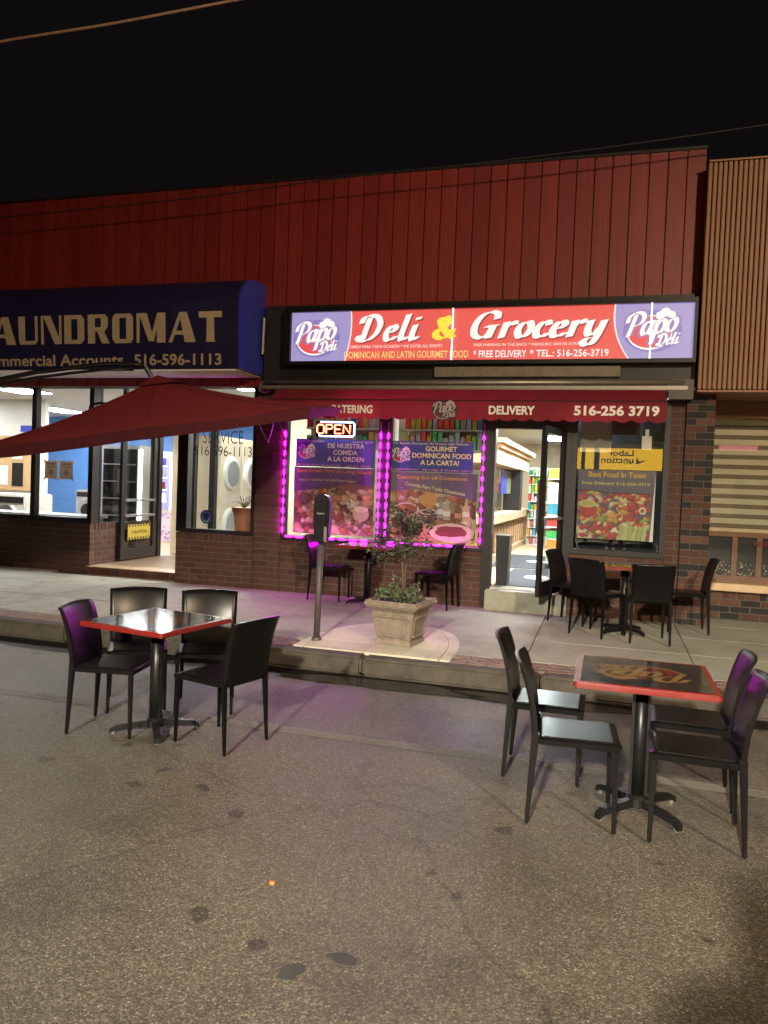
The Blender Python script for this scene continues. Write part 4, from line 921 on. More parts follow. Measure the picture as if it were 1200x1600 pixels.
# deli furniture
t = thing('shop_counter', 'wood-panelled deli counter with pale top and glass guard', 'counter', (-2.3, 14, .415))
MB().box(-2.9, -1.80, 12.2, 18.6, .415, 1.06).build('base', 'wood', t); MB().box(-2.95, -1.72, 12.15, 18.65, 1.06, 1.20).build('countertop', 'palewood', t)
for k in range(16): MB().box(-1.80, -1.785, 12.3+k*.4, 12.34+k*.4, .55, 1.06).build('batten', 'palewood', t)
MB().box(-1.80, -1.76, 12.2, 18.6, .415, .53).build('plinth', 'palewood', t)
MB().box(-2.0, -1.99, 12.3, 15.2, 1.20, 1.75).build('glass_guard', 'glass', t)
t = thing('menu_canopy', 'wooden canopy with menu boards above the deli counter', 'canopy', (-2.2, 14, 2.1))
MB().box(-2.9, -1.72, 12.4, 17.5, 2.05, 2.30).build('box', 'palewood', t); MB().box(-2.9, -1.66, 12.35, 17.6, 2.30, 2.38).build('cornice', 'wood', t); MB().box(-2.9, -1.60, 12.3, 17.7, 2.38, 2.46).build('cornice', 'palewood', t)
for k, (m_, a) in enumerate((('white_wall', 12.7), ('red_edge', 13.5), ('awn_cap', 14.6), ('leaf2', 15.4))): MB().box(-1.95, -1.93, a, a+.7, 1.55, 2.0).build('menu_card', m_, t)
b = MB().box(-2.1, -1.75, 16.2, 16.6, 1.2, 2.05).build('dark_fridge', 'dark_metal'); tag(b, 'narrow dark cabinet at the end of the deli counter', 'cabinet')
PK = [(.72, .72, .68), (.6, .66, .66), (.55, .5, .45), (.75, .16, .03), (.08, .45, .12), (.7, .62, .08), (.62, .05, .05), (.78, .74, .66), (.05, .30, .42), (.75, .36, .06), (.25, .55, .10)]
def goods(label, x0, x1, y, z0, z1, rows_, cols, seed, depth=.25, facing='y'):
    t = thing('goods_shelf', label, 'shelf', ((x0+x1)/2, y, z0)); rd = random.Random(seed)
    rot = (lambda a, b_, c, d_: (a, b_, c, d_)) if facing == 'y' else (lambda a, b_, c, d_: (y+(c-y), y+(d_-y), a, b_))
    h = (z1-z0)/rows_
    MB().box(*rot(x0, x1, y+.02, y+depth), z0, z1).build('back_panel', 'white_wall', t)
    for k in range(rows_): MB().box(*rot(x0, x1, y-.18, y+.02), z0+k*h, z0+k*h+.02).build('shelf_board', 'white_wall', t)
    mb = MB(); w = (x1-x0)/cols
    for k in range(rows_):
        for j in range(cols):
            hh = h*rd.uniform(.55, .9); a = x0+j*w; mb.box(*rot(a+.008, a+w-.008, y-.16, y+.01), z0+k*h+.021, z0+k*h+.021+hh, tuple(v*rd.uniform(.7, 1.1) for v in rd.choice(PK)))
    o = mb.build('packages', 'print_flat', t, kind='stuff')
goods('colourful snack shelf at the back of the deli', -1.7, .3, 17.6, .415, 2.15, 9, 30, 1)
goods('crowded snack rack along the right side of the deli aisle', 12.2, 17.2, -.72, .5, 2.0, 8, 60, 2, .3, 'x')
goods('top shelf of boxes behind the right poster window', -2.62, -1.50, 10.05, 2.10, 2.62, 2, 15, 9, .2)
goods('top shelf of packets behind the left poster window', -4.02, -2.80, 10.05, 2.10, 2.62, 2, 15, 14, .2)
for i, (a, b_, c, d_) in enumerate(((-1.32, -.46, 9.70, 11.9), (-1.74, -.46, 12.02, 14.5))):
    t = thing('door_mat', ('dark mat just inside the deli door', 'second dark mat farther inside the deli')[i], 'mat', ((a+b_)/2, c, .416))
    MB().box(a, b_, c, d_, .416, .424).build('mat', 'mat', t)
    MB().prism([((a+b_)/2+.17*math.cos(q*.35), (c+d_)/2+.22*math.sin(q*.35)) for q in range(18)], 'z', .4245, .4265).build('emblem', 'white_wall', t)
t = thing('waste_bin', 'black waste bin just inside the deli door', 'waste bin', (-1.23, 9.80, .416))
MB().frustum((-1.30, -1.16, 9.68, 9.94), (-1.315, -1.145, 9.66, 9.96), .416, 1.02).build('body', 'bin', t); MB().box(-1.32, -1.14, 9.65, 9.97, 1.02, 1.05).build('rim', 'bin', t)
b = MB().box(-.41, .65, 9.80, 9.84, .42, 2.70).build('darkening_board', 'mat'); tag(b, 'added dark board hiding the bright room behind the fruit poster', 'board')  # board added to block the lit room and darken this window
t = thing('hanging_board', 'white board hanging inside the fruit poster window', 'board', (-.1, 9.6, 2.2)); MB().box(-.34, .02, 9.60, 9.62, 2.12, 2.62).build('panel', 'white_wall', t)
b = MB().box(.02, .34, 9.52, 9.60, 2.33, 2.72).build('menu_screen', 'black_metal'); tag(b, 'black screen hung high in the fruit poster window', 'screen')
for i, (x_, z_) in enumerate(((.42, 2.26), (.55, 2.34))):
    b = MB(); b.box(x_-.055, x_+.055, 9.58, 9.62, z_-.10, z_+.06); b.box(x_-.02, x_+.02, 9.59, 9.61, z_+.06, z_+.14); tag(b.build('hanging_package', ('white_letter', 'leaf2', 'soffit')[i]), ('pale bag', 'green bag', 'white bag')[i]+' hanging inside the fruit poster window', 'bag')

# ------------------------------------------------------------------ right-hand shop window
t = thing('shop_window', 'right-hand shop window with zebra shade and carved wooden panels', 'window', (2, 9.95, .6))
MB().box(1.13, 3.4, 9.80, 10.05, .53, .62).build('sill', 'palewood', t, bevel=.01)
MB().box(1.13, 1.19, 9.94, 10.06, .62, 2.80).build('frame', 'palewood', t); MB().box(1.19, 3.4, 9.945, 10.06, 2.60, 2.80).build('head', 'tan_rib', t)
MB().box(1.19, 3.4, 9.99, 9.996, .62, 2.60).build('pane', 'glass', t)
for k in range(11):
    z = 1.27+k*.118; MB().box(1.19, 3.4, 10.03, 10.034, z+.052, z+.118).build('shade_band', 'shade', t); MB().box(1.19, 3.4, 10.036, 10.038, z, z+.052).build('shade_sheer', 'shade_dark', t)
MB().box(1.19, 3.4, 10.02, 10.05, 1.225, 1.268).build('bottom_rail', 'palewood', t)
MB().box(1.19, 3.4, 10.02, 10.05, 1.165, 1.222).build('wood_rail', 'lath', t)
for k in range(8): MB().box(1.47+k*.27, 1.53+k*.27, 10.02, 10.05, .70, 1.165).build('wood_stile', 'lath', t)
MB().box(1.19, 3.4, 10.055, 10.07, .70, 1.165).build('dark_panel', 'dark_metal', t); MB().box(1.19, 3.4, 10.02, 10.045, .62, .70).build('wood_rail', 'lath', t)
rd = random.Random(9); mb = MB()
for k in range(260): x_ = rd.uniform(1.2, 3.3); z_ = rd.uniform(.70, .86); mb.tube([(x_, 10.04, z_), (x_+rd.uniform(-.02, .02), 10.038, z_+rd.uniform(-.02, .02))], .006, 4)
mb.build('lace_trim', 'shade', t)
mb = MB(); lettering(mb, 'GIFT CERTIFICATES', 1.70, 2.75, 1.06, 1.125, 10.015, None, .04); mb.build('window_lettering', 'red_edge', t, recalc=False)
MB().box(1.13, 3.4, 10.8, 10.85, .2, 2.8).build('interior_wall', 'tan_wall', kind='structure')
MB().box(1.11, 1.13, 10.0, 10.8, .2, 2.8).build('interior_wall', 'tan_wall', kind='structure'); MB().box(1.13, 3.4, 10.07, 10.8, 2.60, 2.64).build('interior_ceiling', 'tan_wall', kind='structure')
light_panel('warm display light behind the zebra shade', 1.6, 3.0, 10.3, 10.42, 2.59, 'glow_window', 'display_light')

# ------------------------------------------------------------------ tables and chairs
def make_chair():
    t = thing('chair', 'x', 'chair', (0, 0, 0), 'black moulded plastic chairs')
    SH = .432
    mb = MB(); nx_, ny_ = 8, 8; top = []; bot = []
    for j in range(ny_+1):
        for i in range(nx_+1):
            u_, v_ = i/nx_*2-1, j/ny_*2-1
            x_ = .197*u_*(1-.03*(v_ < -.9)); y_ = .205*v_; e = max(abs(u_), abs(v_))
            z_ = SH-.008*(1-u_*u_)*(1-v_*v_) - .008*max(0, e-.85)/.15
            top.append((x_, y_, z_)); bot.append((x_*.985, y_*.985, SH-.032))
    W1 = nx_+1; fs = [(j*W1+i, j*W1+i+1, (j+1)*W1+i+1, (j+1)*W1+i) for j in range(ny_) for i in range(nx_)]; o = W1*(ny_+1)
    mb.add(top+bot, fs+[tuple(o+k for k in reversed(f)) for f in fs]+
           [(i+1, i, o+i, o+i+1) for i in range(nx_)]+[(ny_*W1+i, ny_*W1+i+1, o+ny_*W1+i+1, o+ny_*W1+i) for i in range(nx_)]+
           [(j*W1, (j+1)*W1, o+(j+1)*W1, o+j*W1) for j in range(ny_)]+[((j+1)*W1+nx_, j*W1+nx_, o+j*W1+nx_, o+(j+1)*W1+nx_) for j in range(ny_)])
    mb.build('seat', 'plastic', t, local=True, smooth=False, bevel=0)
    seat = [c for c in t.children][0]
    for p in seat.data.polygons: p.use_smooth = p.normal.z > .9
    MB().box(-.165, .165, -.165, .170, SH-.008, SH+.002).build('seat_pad', 'plastic', t, local=True, bevel=.004)
    # backrest: a thin shell, hollow towards the sitter, sweeping back at the top
    fr, bk = [], []; nu, nv = 10, 12
    for j in range(nv+1):
        s = j/nv; z_ = SH-.03+s*(.80-SH+.03); yb = -.196-.010*s-.075*s**2.2
        hw = .190+.012*s
        for i in range(nu+1):
            u_ = i/nu*2-1; dish = -.030*(1-u_*u_)*(.35+.65*s); zz = z_-.010*(u_*u_)*(s > .95)
            th = .026-.010*s
            fr.append((hw*u_, yb+dish+th*.5, zz)); bk.append((hw*u_, yb+dish-th*.5, zz))
    W2 = nu+1; o = W2*(nv+1); fs = [(j*W2+i, j*W2+i+1, (j+1)*W2+i+1, (j+1)*W2+i) for j in range(nv) for i in range(nu)]
    mb = MB(); mb.add(fr+bk, fs+[tuple(o+k for k in reversed(f)) for f in fs]+
        [(i+1, i, o+i, o+i+1) for i in range(nu)]+[(nv*W2+i, nv*W2+i+1, o+nv*W2+i+1, o+nv*W2+i) for i in range(nu)]+
        [(j*W2, (j+1)*W2, o+(j+1)*W2, o+j*W2) for j in range(nv)]+[((j+1)*W2+nu, j*W2+nu, o+j*W2+nu, o+(j+1)*W2+nu) for j in range(nv)])
    bo = mb.build('backrest', 'plastic', t, local=True)
    for p in bo.data.polygons: p.use_smooth = abs(p.normal.y) > .7
    for sx in (-1, 1):
        mb = MB(); a, b_ = .020, .029
        mb.frustum((sx*.186-a/2, sx*.186+a/2, .186-a/2, .186+a/2), (sx*.180-b_/2, sx*.180+b_/2, .182-b_/2, .182+b_/2), .004, SH-.028); mb.build('leg', 'plastic', t, local=True, bevel=.006)
        mb = MB(); mb.frustum((sx*.186-a/2, sx*.186+a/2, -.222-a/2, -.222+a/2), (sx*.178-b_/2, sx*.178+b_/2, -.196-.019, -.196+.019), .004, SH+.02); mb.build('leg', 'plastic', t, local=True, bevel=.006)
    return t
CH = make_chair(); first = [True]
def chair(x, y, deg, label, z=0):
    if first[0]: first[0] = False; CH.location = (x, y, z); CH.rotation_euler[2] = R_(deg); CH['label'] = label; return CH
    return copy_tree(CH, (x, y, z), R_(deg), label)
def make_table(x, y, deg, z, label, logo_rot, th=.715, hw=.335):
    t = thing('cafe_table', label, 'table', (x, y, z), 'red-edged cafe tables', R_(deg))
    def rr(w, r_=.018, n=4):
        P = []
        for cx_, cy_, a0 in ((w-r_, w-r_, 0), (-w+r_, w-r_, 90), (-w+r_, -w+r_, 180), (w-r_, -w+r_, 270)):
            for k in range(n+1): a = R_(a0+90*k/n); P.append((cx_+r_*math.cos(a), cy_+r_*math.sin(a)))
        return P
    tt = MB().prism(rr(hw), 'z', th-.032, th-.001).build('tabletop', 'red_edge', t, local=True, bevel=.007)
    mb = MB(); n = 20; P = rr(hw-.032, .01)
    mb.add([(a, b_, th+.0004) for a, b_ in P], [tuple(range(len(P)))], (.020, .019, .020))
    ca, sa = math.cos(R_(logo_rot)), math.sin(R_(logo_rot))
    def place(p, layer): return (p[0]*ca-p[1]*sa, p[0]*sa+p[1]*ca, th+.0008+layer*.0000012)
    logo(mb, 0, 0, .44, 0, (.020, .018, .020), (.14, .02, .012), (.24, .145, .045), (.03, .015, .012), place)
    mb.build('printed_top', 'tabletop', tt, local=True, recalc=False)
    mb = MB(); mb.tube([(0, 0, .05), (0, 0, th-.032)], .038, 16); mb.build('column', 'black_metal', t, local=True, smooth=True)
    mb = MB(); mb.box(-.045, .045, -.02, .02, .06, th-.035); mb.build('column_fin', 'black_metal', t, local=True, bevel=.008)
    mb = MB(); mb.box(-.15, .15, -.15, .15, th-.045, th-.033); mb.build('top_plate', 'black_metal', t, local=True)
    mb = MB(); mb.tube([(0, 0, .035), (0, 0, .075), (0, 0, .09)], [.055, .055, .04], 14); hb = mb.build('hub', 'black_metal', t, local=True)
    for k in range(4):
        a = R_(45+90*k); d_ = Vector((math.cos(a), math.sin(a), 0)); q = Vector((-d_.y, d_.x, 0)); mb = MB(); pr_ = [(.03, .035, .075), (.16, .032, .066), (.24, .026, .054), (.275, .002, .036)]
        vs = []
        for s, za, zb in pr_:
            for sg in (-1, 1):
                for z_ in (za, zb): p = d_*s+q*sg*(.022-.016*s*.3); vs.append((p.x, p.y, z_))
        fs = []
        for i in range(3): b0 = i*4; b1 = b0+4; fs += [(b0, b0+1, b1+1, b1), (b0+3, b0+2, b1+2, b1+3), (b0+1, b0+3, b1+3, b1+1), (b0+2, b0, b1, b1+2)]
        fs += [(0, 2, 3, 1), (12, 13, 15, 14)]
        mb.add(vs, fs); ft = mb.build('foot', 'black_metal', t, local=True, bevel=.004)
        p = d_*.255; mb = MB(); mb.tube([(p.x, p.y, 0), (p.x, p.y, .016)], .016, 10); mb.build('glide', 'steel', ft, local=True)
    return t
make_table(-2.70, 4.27, -10, 0, 'red-edged table with shiny top on the left of the road', 170)
make_table(.22, 4.12, 0, 0, 'red-edged table with printed emblem on the right of the road', 180)
make_table(.22, 8.45, 4, sw(8.45)+.001, 'red-edged table on the pavement below the fruit poster', 0)
make_table(-2.75, 8.9, 0, sw(8.9)+.001, 'dark table against the wall below the purple-lit windows', 0)
chair(-2.96, 4.21, -80, 'black chair at the left end of the left road table')
chair(-3.13, 4.70, 214, 'black chair behind the left road table, nearer the umbrella')
chair(-2.66, 4.83, 206, 'black chair behind the left road table, nearer the planter')
chair(-2.235, 4.25, 74, 'black chair at the right end of the left road table, back to the planter')
chair(-.27, 4.50, -90, 'black chair left of the right road table, farther from the camera')
chair(-.095, 3.95, -86, 'black chair left of the right road table, nearer the camera')
chair(.48, 4.45, 88, 'black chair right of the right road table, farther from the camera')
chair(.455, 3.93, 88, 'black chair right of the right road table, nearest the camera')
S = lambda y: sw(y)+.001
chair(-.30, 8.80, -110, 'black chair beside the open deli door', S(8.8))
chair(-.04, 8.20, -30, 'black chair on the pavement with its back to the road, left of two', S(8.2))
chair(.44, 8.08, 6, 'black chair on the pavement with its back to the road, right of two', S(8.1))
chair(.86, 8.84, 93, 'black chair against the mixed brick corner pier', S(8.8))
chair(-3.25, 8.95, -90, 'black chair in the dark left of the wall table below the purple windows', S(8.95))
chair(-1.92, 9.0, 80, 'black chair in the dark behind the planter below the right poster window', S(9.0))

# ------------------------------------------------------------------ planter, meter
PX, PYY = -1.80, 6.92
t = thing('stone_planter', 'square cast-stone planter with a small tree on the pale pad', 'planter', (PX, PYY, sw(6.9)+.008), None, R_(-8)); t.scale = (.86, .86, 1)
mb = MB(); mb.frustum((-.205, .205, -.205, .205), (-.20, .20, -.20, .20), 0, .055); mb.build('foot', 'planter', t, local=True, bevel=.008)
mb = MB(); mb.frustum((-.195, .195, -.195, .195), (-.245, .245, -.245, .245), .055, .315); mb.build('body', 'planter', t, local=True, bevel=.01)
for k in range(4):
    mb = MB(); a = k*math.pi/2
    for (x0, x1, z0, z1) in ((-.15, .15, .085, .10), (-.175, .175, .262, .277)): mb.box(x0, x1, -.222-(z0-.06)*.19, -.19, z0, z1)
    for sx in (-1, 1): mb.add([(sx*.15-.007, -.21, .1), (sx*.15+.007, -.21, .1), (sx*.168-.007, -.243, .262), (sx*.168+.007, -.243, .262), (sx*.15-.007, -.18, .1), (sx*.15+.007, -.18, .1), (sx*.168-.007, -.2, .262), (sx*.168+.007, -.2, .262)], [(0, 1, 3, 2), (4, 6, 7, 5), (0, 2, 6, 4), (1, 5, 7, 3)])
    c_, s_ = math.cos(a), math.sin(a); mb.v = [(x*c_-y*s_, x*s_+y*c_, z) for x, y, z in mb.v]; mb.build('relief_panel', 'planter', t, local=True)
mb = MB(); mb.frustum((-.246, .246, -.246, .246), (-.285, .285, -.285, .285), .315, .355); mb.build('neck', 'planter', t, local=True, bevel=.008)
for a, b_, c, d_ in ((-.31, .31, -.31, -.245), (-.31, .31, .245, .31), (-.31, -.245, -.244, .244), (.245, .31, -.244, .244)): MB().box(a, b_, c, d_, .352, .412).build('rim', 'planter', t, local=True, bevel=.018)
MB().box(-.25, .25, -.25, .25, .33, .38).build('soil', 'soil', t, local=True)
tr = thing('small_tree', 'small round-crowned tree growing in the stone planter', 'tree', (PX, PYY, sw(6.9)+.38))
mb = MB(); B = (PX, PYY); z0 = sw(6.9)+.37
mb.tube([(B[0], B[1], z0), (B[0]+.012, B[1], z0+.2), (B[0]-.008, B[1]+.01, z0+.4), (B[0]+.01, B[1], z0+.62), (B[0]+.015, B[1], z0+.82)], [.016, .014, .013, .011, .006], 8)
mb.tube([(B[0]+.035, B[1]-.02, z0), (B[0]+.03, B[1]-.02, z0+.3), (B[0]+.07, B[1]-.03, z0+.6)], [.009, .008, .004], 6)
rd = random.Random(21); tips = []
for k in range(34):
    a = rd.uniform(0, 6.283); el = rd.uniform(-.5, 1.3); L = rd.uniform(.10, .25); h0 = rd.uniform(.40, .80)
    e = (B[0]+L*math.cos(a)*math.cos(el)*1.1, B[1]+L*math.sin(a)*math.cos(el), z0+h0+L*math.sin(el)*.8)
    mb.tube([(B[0], B[1], z0+h0), ((B[0]+e[0])/2, (B[1]+e[1])/2, (z0+h0+e[2])/2+.015), e], [.006, .004, .002], 5); tips.append(e)
mb.build('trunk', 'bark', tr, smooth=True)
def leaves(name, mat, parent, centres, n, spread, size, seed, droop=.3):
    rd = random.Random(seed); mb = MB()
    for k in range(n):
        c = rd.choice(centres); p = Vector((c[0]+rd.gauss(0, spread), c[1]+rd.gauss(0, spread), c[2]+rd.gauss(0, spread*.8)))
        d_ = Vector((rd.uniform(-1, 1), rd.uniform(-1, 1), rd.uniform(-.6, .7))).normalized(); q = d_.cross(Vector((rd.uniform(-1, 1), rd.uniform(-1, 1), rd.uniform(-1, 1)))).normalized(); nn = d_.cross(q)
        L = size*rd.uniform(.7, 1.35); w = L*.27
        mb.add([p, p+d_*L*.45+q*w+nn*w*.25, p+d_*L-nn*w*.3, p+d_*L*.45-q*w+nn*w*.25], [(0, 1, 2), (0, 2, 3)])
    return mb.build(name, mat, parent, recalc=False)
leaves('crown', 'leaf1', tr, tips, 700, .040, .046, 31)['kind'] = 'stuff'
leaves('pale_leaves', 'leaf2', tr, tips, 170, .045, .046, 33)['kind'] = 'stuff'
lowc = []
for k in range(26):
    a = rd.uniform(-.22, .2); lowc.append((PX+a*.85, PYY+rd.uniform(-.17, .10), z0+.05+rd.uniform(0, .09)*(1.2 if a < .05 else .6)))
lowc += [(PX+.16, PYY-.1, z0+.06+.03*k) for k in range(5)]+[(PX-.06, PYY-.05, z0+.1+.03*k) for k in range(5)]
ug = leaves('ground_shrub', 'leaf2', None, lowc, 900, .022, .034, 35); tag(ug, 'low pale-leaved shrubs filling the stone planter', 'shrub')
t = thing('parking_meter', 'single-head parking meter on a grey post beside the planter', 'parking meter', (-2.54, 6.69, sw(6.69)))
zb = sw(6.69)
MB().tube([(-2.545, 6.69, zb), (-2.535, 6.69, 1.04)], .030, 14).build('post', 'post', t, smooth=True)
MB().tube([(-2.545, 6.69, zb), (-2.545, 6.69, zb+.035)], [.05, .04], 14).build('base_collar', 'post', t)
prf = []
for k in range(13): a = math.pi*k/12; prf.append((.080*math.cos(a), .075*math.sin(a)+1.44))
poly = [(-2.525+px*.98, pz) for px, pz in prf]+[(-2.525-.080, 1.30), (-2.525-.068, 1.16), (-2.525-.04, 1.05), (-2.525+.04, 1.05), (-2.525+.068, 1.16), (-2.525+.080, 1.30)]
MB().prism(poly, 'y', 6.63, 6.755).build('head', 'meter', t, bevel=.022)
MB().box(-2.585, -2.465, 6.622, 6.631, 1.385, 1.46).build('display_window', 'black_metal', t, bevel=.004); MB().box(-2.485, -2.46, 6.618, 6.631, 1.08, 1.22).build('coin_plate', 'steel', t, bevel=.003); MB().box(-2.56, -2.49, 6.624, 6.631, 1.33, 1.345).build('coin_slot', 'steel', t)

# ------------------------------------------------------------------ red cantilever umbrella
A, B2, D2, P2 = Vector((-2.616, 6.559, 2.308)), Vector((-5.708, 5.852, 1.82)), Vector((-3.278, 9.45, 2.62)), Vector((-4.90, 7.58, 2.70))
C2 = B2+D2-A
t = thing('cantilever_umbrella', 'large dark red cantilever umbrella with black arm', 'umbrella', (-8.2, 6.6, 0))
cor = [A, D2, C2, B2]; rim = []
for i in range(4): a, b_ = cor[i], cor[(i+1) % 4]; rim += [a, (a+b_)/2]
mb = MB(); NR, NA = 9, 6
for i in range(8):
    a, b_ = rim[i], rim[(i+1) % 8]; grid = []
    for j in range(NR+1):
        s = j/NR
        for k in range(NA+1):
            q = k/NA; e = a.lerp(b_, q); p = P2.lerp(e, s); sag = -.055*math.sin(math.pi*s)-.014*math.sin(math.pi*q)*s
            wr = .010*math.sin(s*9+i*2.1+q*3)*math.sin(math.pi*q)+.006*math.sin(q*17+s*6+i)*s*math.sin(math.pi*q)
            grid.append((p.x, p.y, p.z+sag+wr))
    mb.add(grid, [(j*(NA+1)+k, j*(NA+1)+k+1, (j+1)*(NA+1)+k+1, (j+1)*(NA+1)+k) for j in range(NR) for k in range(NA)])
can = mb.build('canopy', 'umbrella', t, smooth=True, recalc=False)
bm = bmesh.new(); bm.from_mesh(can.data); bmesh.ops.remove_doubles(bm, verts=bm.verts, dist=.0008); bmesh.ops.recalc_face_normals(bm, faces=bm.faces); bm.to_mesh(can.data); bm.free()
for p in can.data.polygons: p.use_smooth = True
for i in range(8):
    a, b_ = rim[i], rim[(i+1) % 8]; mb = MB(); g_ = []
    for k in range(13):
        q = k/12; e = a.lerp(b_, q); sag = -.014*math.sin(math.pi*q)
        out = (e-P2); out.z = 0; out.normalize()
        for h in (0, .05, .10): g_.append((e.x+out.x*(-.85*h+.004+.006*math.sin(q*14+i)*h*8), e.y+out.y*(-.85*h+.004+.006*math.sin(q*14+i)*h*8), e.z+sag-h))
    mb.add(g_, [(k*3+j, (k+1)*3+j, (k+1)*3+j+1, k*3+j+1) for k in range(12) for j in range(2)]); mb.build('valance', 'umbrella_valance', t, smooth=True, recalc=False)
for i in range(8):
    q = [P2.lerp(rim[i], k/9)+Vector((0, 0, -.055*math.sin(math.pi*k/9)+.003)) for k in range(10)]
    MB().tube([tuple(v) for v in q], .006, 5).build('seam', 'umbrella', t)
hub = P2+Vector((0, 0, -.42)); low = P2+Vector((0.02, .02, -.5))
for i in range(8):
    e = rim[i]; q = [P2.lerp(e, s)+Vector((0, 0, -.06*math.sin(math.pi*s)-.022-.01*(1-s))) for s in (.02, .25, .5, .75, .97)]
    rb = MB().tube(q, .011, 6).build('rib', 'black_metal', t); MB().tube([low, q[2]], .009, 6).build('strut', 'black_metal', rb)
MB().tube([P2+Vector((0, 0, .02)), low], .022, 10).build('centre_pole', 'black_metal', t)
# vent flap and hanger
mb = MB(); g_ = [P2+Vector((0, 0, .055))]+[P2.lerp(e, .13)+Vector((0, 0, .015)) for e in rim]; mb.add(g_, [(0, i+1, (i+1) % 8+1) for i in range(8)]); mb.build('vent_cap', 'umbrella', t)
arm = [Vector(p) for p in ((-5.02, 7.51, 2.845), (-5.12, 7.46, 2.858), (-5.40, 7.36, 2.845), (-5.766, 7.227, 2.785), (-6.12, 7.09, 2.715), (-6.47, 6.966, 2.62), (-7.23, 6.69, 2.34), (-8.0, 6.62, 1.9), (-8.2, 6.60, 1.7))]
MB().tube([tuple(p) for p in arm], .026, 10).build('arm', 'black_metal', t, smooth=True)
MB().tube([tuple(p+Vector((0, 0, -.06))) for p in arm[1:]], .016, 8).build('arm_brace', 'black_metal', t, smooth=True)
MB().tube([(-5.02, 7.51, 2.86), tuple(P2+Vector((-.05, -.03, .03)))], .028, 10).build('hanger', 'black_metal', t)
hp = P2.lerp(B2.lerp(C2, .45), .52); MB().tube([tuple(hp+Vector((-.12, -.02, .0))), tuple(hp+Vector((-.10, -.02, .07))), tuple(hp+Vector((0, 0, .10))), tuple(hp+Vector((.10, .02, .09))), tuple(hp+Vector((.16, .03, .06)))], .014, 8).build('handle_loop', 'black_metal', t, smooth=True)
MB().tube([(-8.2, 6.60, .16), (-8.2, 6.60, 2.6)], .04, 14).build('pole', 'black_metal', t, smooth=True)
for a in (0, math.pi/2): MB().box(-8.2-.5, -8.2+.5, 6.56, 6.64, .15, .20, None, a+.3, (-8.2, 6.6)).build('base_arm', 'black_metal', t)

# ------------------------------------------------------------------ overhead cables
def cable(pts, r_, label):
    P = crom3(pts); tag(MB().tube(P, r_, 6).build('overhead_cable', 'rubber', smooth=True), label, 'cable')
def crom3(P, n=8):
    out = []
    for i in range(len(P)-1):
        p0, p1, p2, p3 = P[max(i-1, 0)], P[i], P[i+1], P[min(i+2, len(P)-1)]
        for k in range(n): t_ = k/n; out.append(tuple(.5*(2*p1[j]+(p2[j]-p0[j])*t_+(2*p0[j]-5*p1[j]+4*p2[j]-p3[j])*t_*t_+(-p0[j]+3*p1[j]-3*p2[j]+p3[j])*t_**3) for j in range(3)))
    return out+[tuple(P[-1])]
M['pale_cable'] = plain('sunbleached_cable', (.55, .36, .22), .6)
tag(MB().tube(crom3([(-14, 7.0, 6.25), (-6.6, 7.0, 6.30), (-3.74, 7.0, 6.36), (6, 7.0, 6.75)]), .014, 6).build('overhead_cable', 'pale_cable', smooth=True), 'pale overhead cable crossing the top left of the night sky', 'cable')
cable([(-14, 8.8, 5.02), (-8.23, 8.8, 5.11), (-5.25, 8.8, 5.18), (-3.35, 8.8, 5.28), (-.85, 8.8, 5.36), (1.41, 8.8, 5.49), (6, 8.8, 5.8)], .008, 'thin dark cable strung across the red fascia')

# ------------------------------------------------------------------ across the street, behind the camera: lamps, lit signs, photographer
for i, (lp, aim, watts, colr, cone) in enumerate(LAMPS):
    lp = Vector(lp); aim = Vector(aim); hd = (aim-lp); hd.z = 0; hd.normalize()
    base = lp-hd*1.5; base.z = .1
    t = thing('street_lamp', ('street lamp across the road with a warm white head', 'street lamp far to the right with an orange head')[i], 'street lamp', base)
    MB().tube([tuple(base), (base.x, base.y, lp.z-.2), tuple(base.lerp(Vector((lp.x, lp.y, base.z)), .3)+Vector((0, 0, lp.z+.05-base.z))), (lp.x, lp.y, lp.z+.12)], [.09, .06, .045, .04], 12).build('pole', 'galv', t, smooth=True)
    MB().box(lp.x-.14, lp.x+.14, lp.y-.14, lp.y+.14, lp.z+.06, lp.z+.16).build('head', 'dark_metal', t, bevel=.02)
    MB().box(lp.x-.10, lp.x+.10, lp.y-.10, lp.y+.10, lp.z+.045, lp.z+.06).build('lens', 'lampglow', t)
    ld = bpy.data.lights.new('street_lamp_light', 'SPOT'); ld.energy = watts; ld.color = colr; ld.spot_size = R_(cone); ld.spot_blend = 1.0; ld.shadow_soft_size = (.22, .30)[i]
    lo = bpy.data.objects.new('lamp_light', ld); COL.objects.link(lo); lo.parent = t; lo.location = lp+Vector((0, 0, .02))-base
    lo.rotation_euler = (aim-lp).to_track_quat('-Z', 'Y').to_euler()
t = thing('opposite_building', 'plain building across the street with lit shop signs', 'building', (1, -13.4, 0))
MB().box(-12, 14, -14.5, -13.3, .13, 5.2).build('wall', 'stucco', t)
for a in (-9, -5.2, 2.6, 6.4, 10): MB().box(a, a+2.2, -13.3, -13.25, .9, 2.3).build('window', 'far_window', t)
MB().box(4.2, 5.6, -13.3, -13.24, 3.55, 3.75).build('awning_light', 'pink_sign', t); 
sg = thing('yellow_sign', 'yellow lit shop sign across the street, seen mirrored in the window', 'sign', (.3, -13.1, 2.6))
MB().box(-1.30, 2.0, -13.24, -13.1, 2.60, 3.44).build('box', 'yellow_sign', sg)
def mir(s, x0, x1, z0, z1, bold=.02):
    vs, fs = text_polys(s, bold); w = max(v[0] for v in vs); h = max(v[1] for v in vs)
    mb = MB(); mb.add([(x1-(v[0]/w)*(x1-x0), -13.095, z0+v[1]/h*(z1-z0)) for v in vs], fs); mb.build('lettering', 'dark_metal', sg, recalc=False)
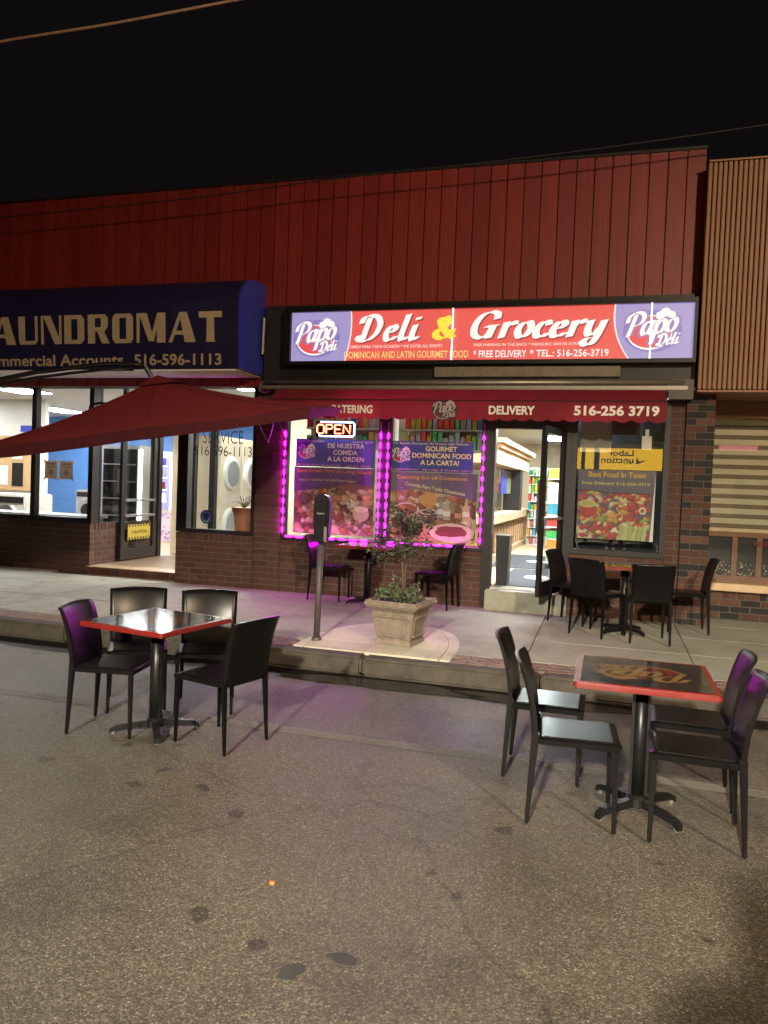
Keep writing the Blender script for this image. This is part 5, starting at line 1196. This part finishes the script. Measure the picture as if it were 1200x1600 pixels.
mir('Labor', -.05, .95, 3.15, 3.38); mir('unction', -.30, .95, 2.86, 3.10)
mb = MB(); mb.add([(1.45, -13.095, 3.0), (1.02, -13.095, 2.82), (1.05, -13.095, 3.12), (1.14, -13.095, 2.95)], [(0, 1, 3), (1, 2, 3)]); mb.build('check_mark', 'dark_metal', sg, recalc=False)
b = MB().tube([(-.42, -11.4, .1), (-.45, -11.4, 4.5)], [.11, .09], 10).build('utility_pole', 'bark'); tag(b, 'dark pole standing before the yellow sign across the street', 'pole')

def make_person():
    t = thing('person', 'person in a dark jacket behind the camera, casting the shadow at lower right', 'person', (.25, -.45, 0))
    J = [((0, 0, .98), .15), ((0, .01, 1.18), .15), ((0, 0, 1.40), .17), ((0, .01, 1.50), .07), ((0, .02, 1.58), .085), ((0, .03, 1.68), .095), ((0, .02, 1.74), .06),
         ((.20, 0, 1.42), .075), ((.27, .06, 1.18), .055), ((.16, .22, 1.36), .042), ((.10, .26, 1.46), .035),
         ((-.20, 0, 1.42), .075), ((-.28, .05, 1.18), .055), ((-.22, .16, 1.08), .042), ((-.18, .2, 1.02), .035),
         ((.10, 0, .90), .11), ((.12, .01, .50), .075), ((.13, -.01, .10), .05), ((.14, .14, .04), .045),
         ((-.10, 0, .90), .11), ((-.12, .01, .50), .075), ((-.13, -.01, .10), .05), ((-.14, .14, .04), .045)]
    E = [(0, 1), (1, 2), (2, 3), (3, 4), (4, 5), (5, 6), (2, 7), (7, 8), (8, 9), (9, 10), (2, 11), (11, 12), (12, 13), (13, 14), (0, 15), (15, 16), (16, 17), (17, 18), (0, 19), (19, 20), (20, 21), (21, 22)]
    me = bpy.data.meshes.new('body'); me.from_pydata([j[0] for j in J], E, []); o = link('body', me, 'jacket', t)
    md = o.modifiers.new('skin', 'SKIN'); sv = me.skin_vertices[0].data if me.skin_vertices else None
    if sv is None:
        bm = bmesh.new(); bm.from_mesh(me); bm.verts.layers.skin.verify(); bm.to_mesh(me); bm.free(); sv = me.skin_vertices[0].data
    for v, j in zip(sv, J): v.radius = (j[1], j[1]*.8)
    sv[0].use_root = True; ss = o.modifiers.new('sub', 'SUBSURF'); ss.levels = 2; ss.render_levels = 2
make_person()
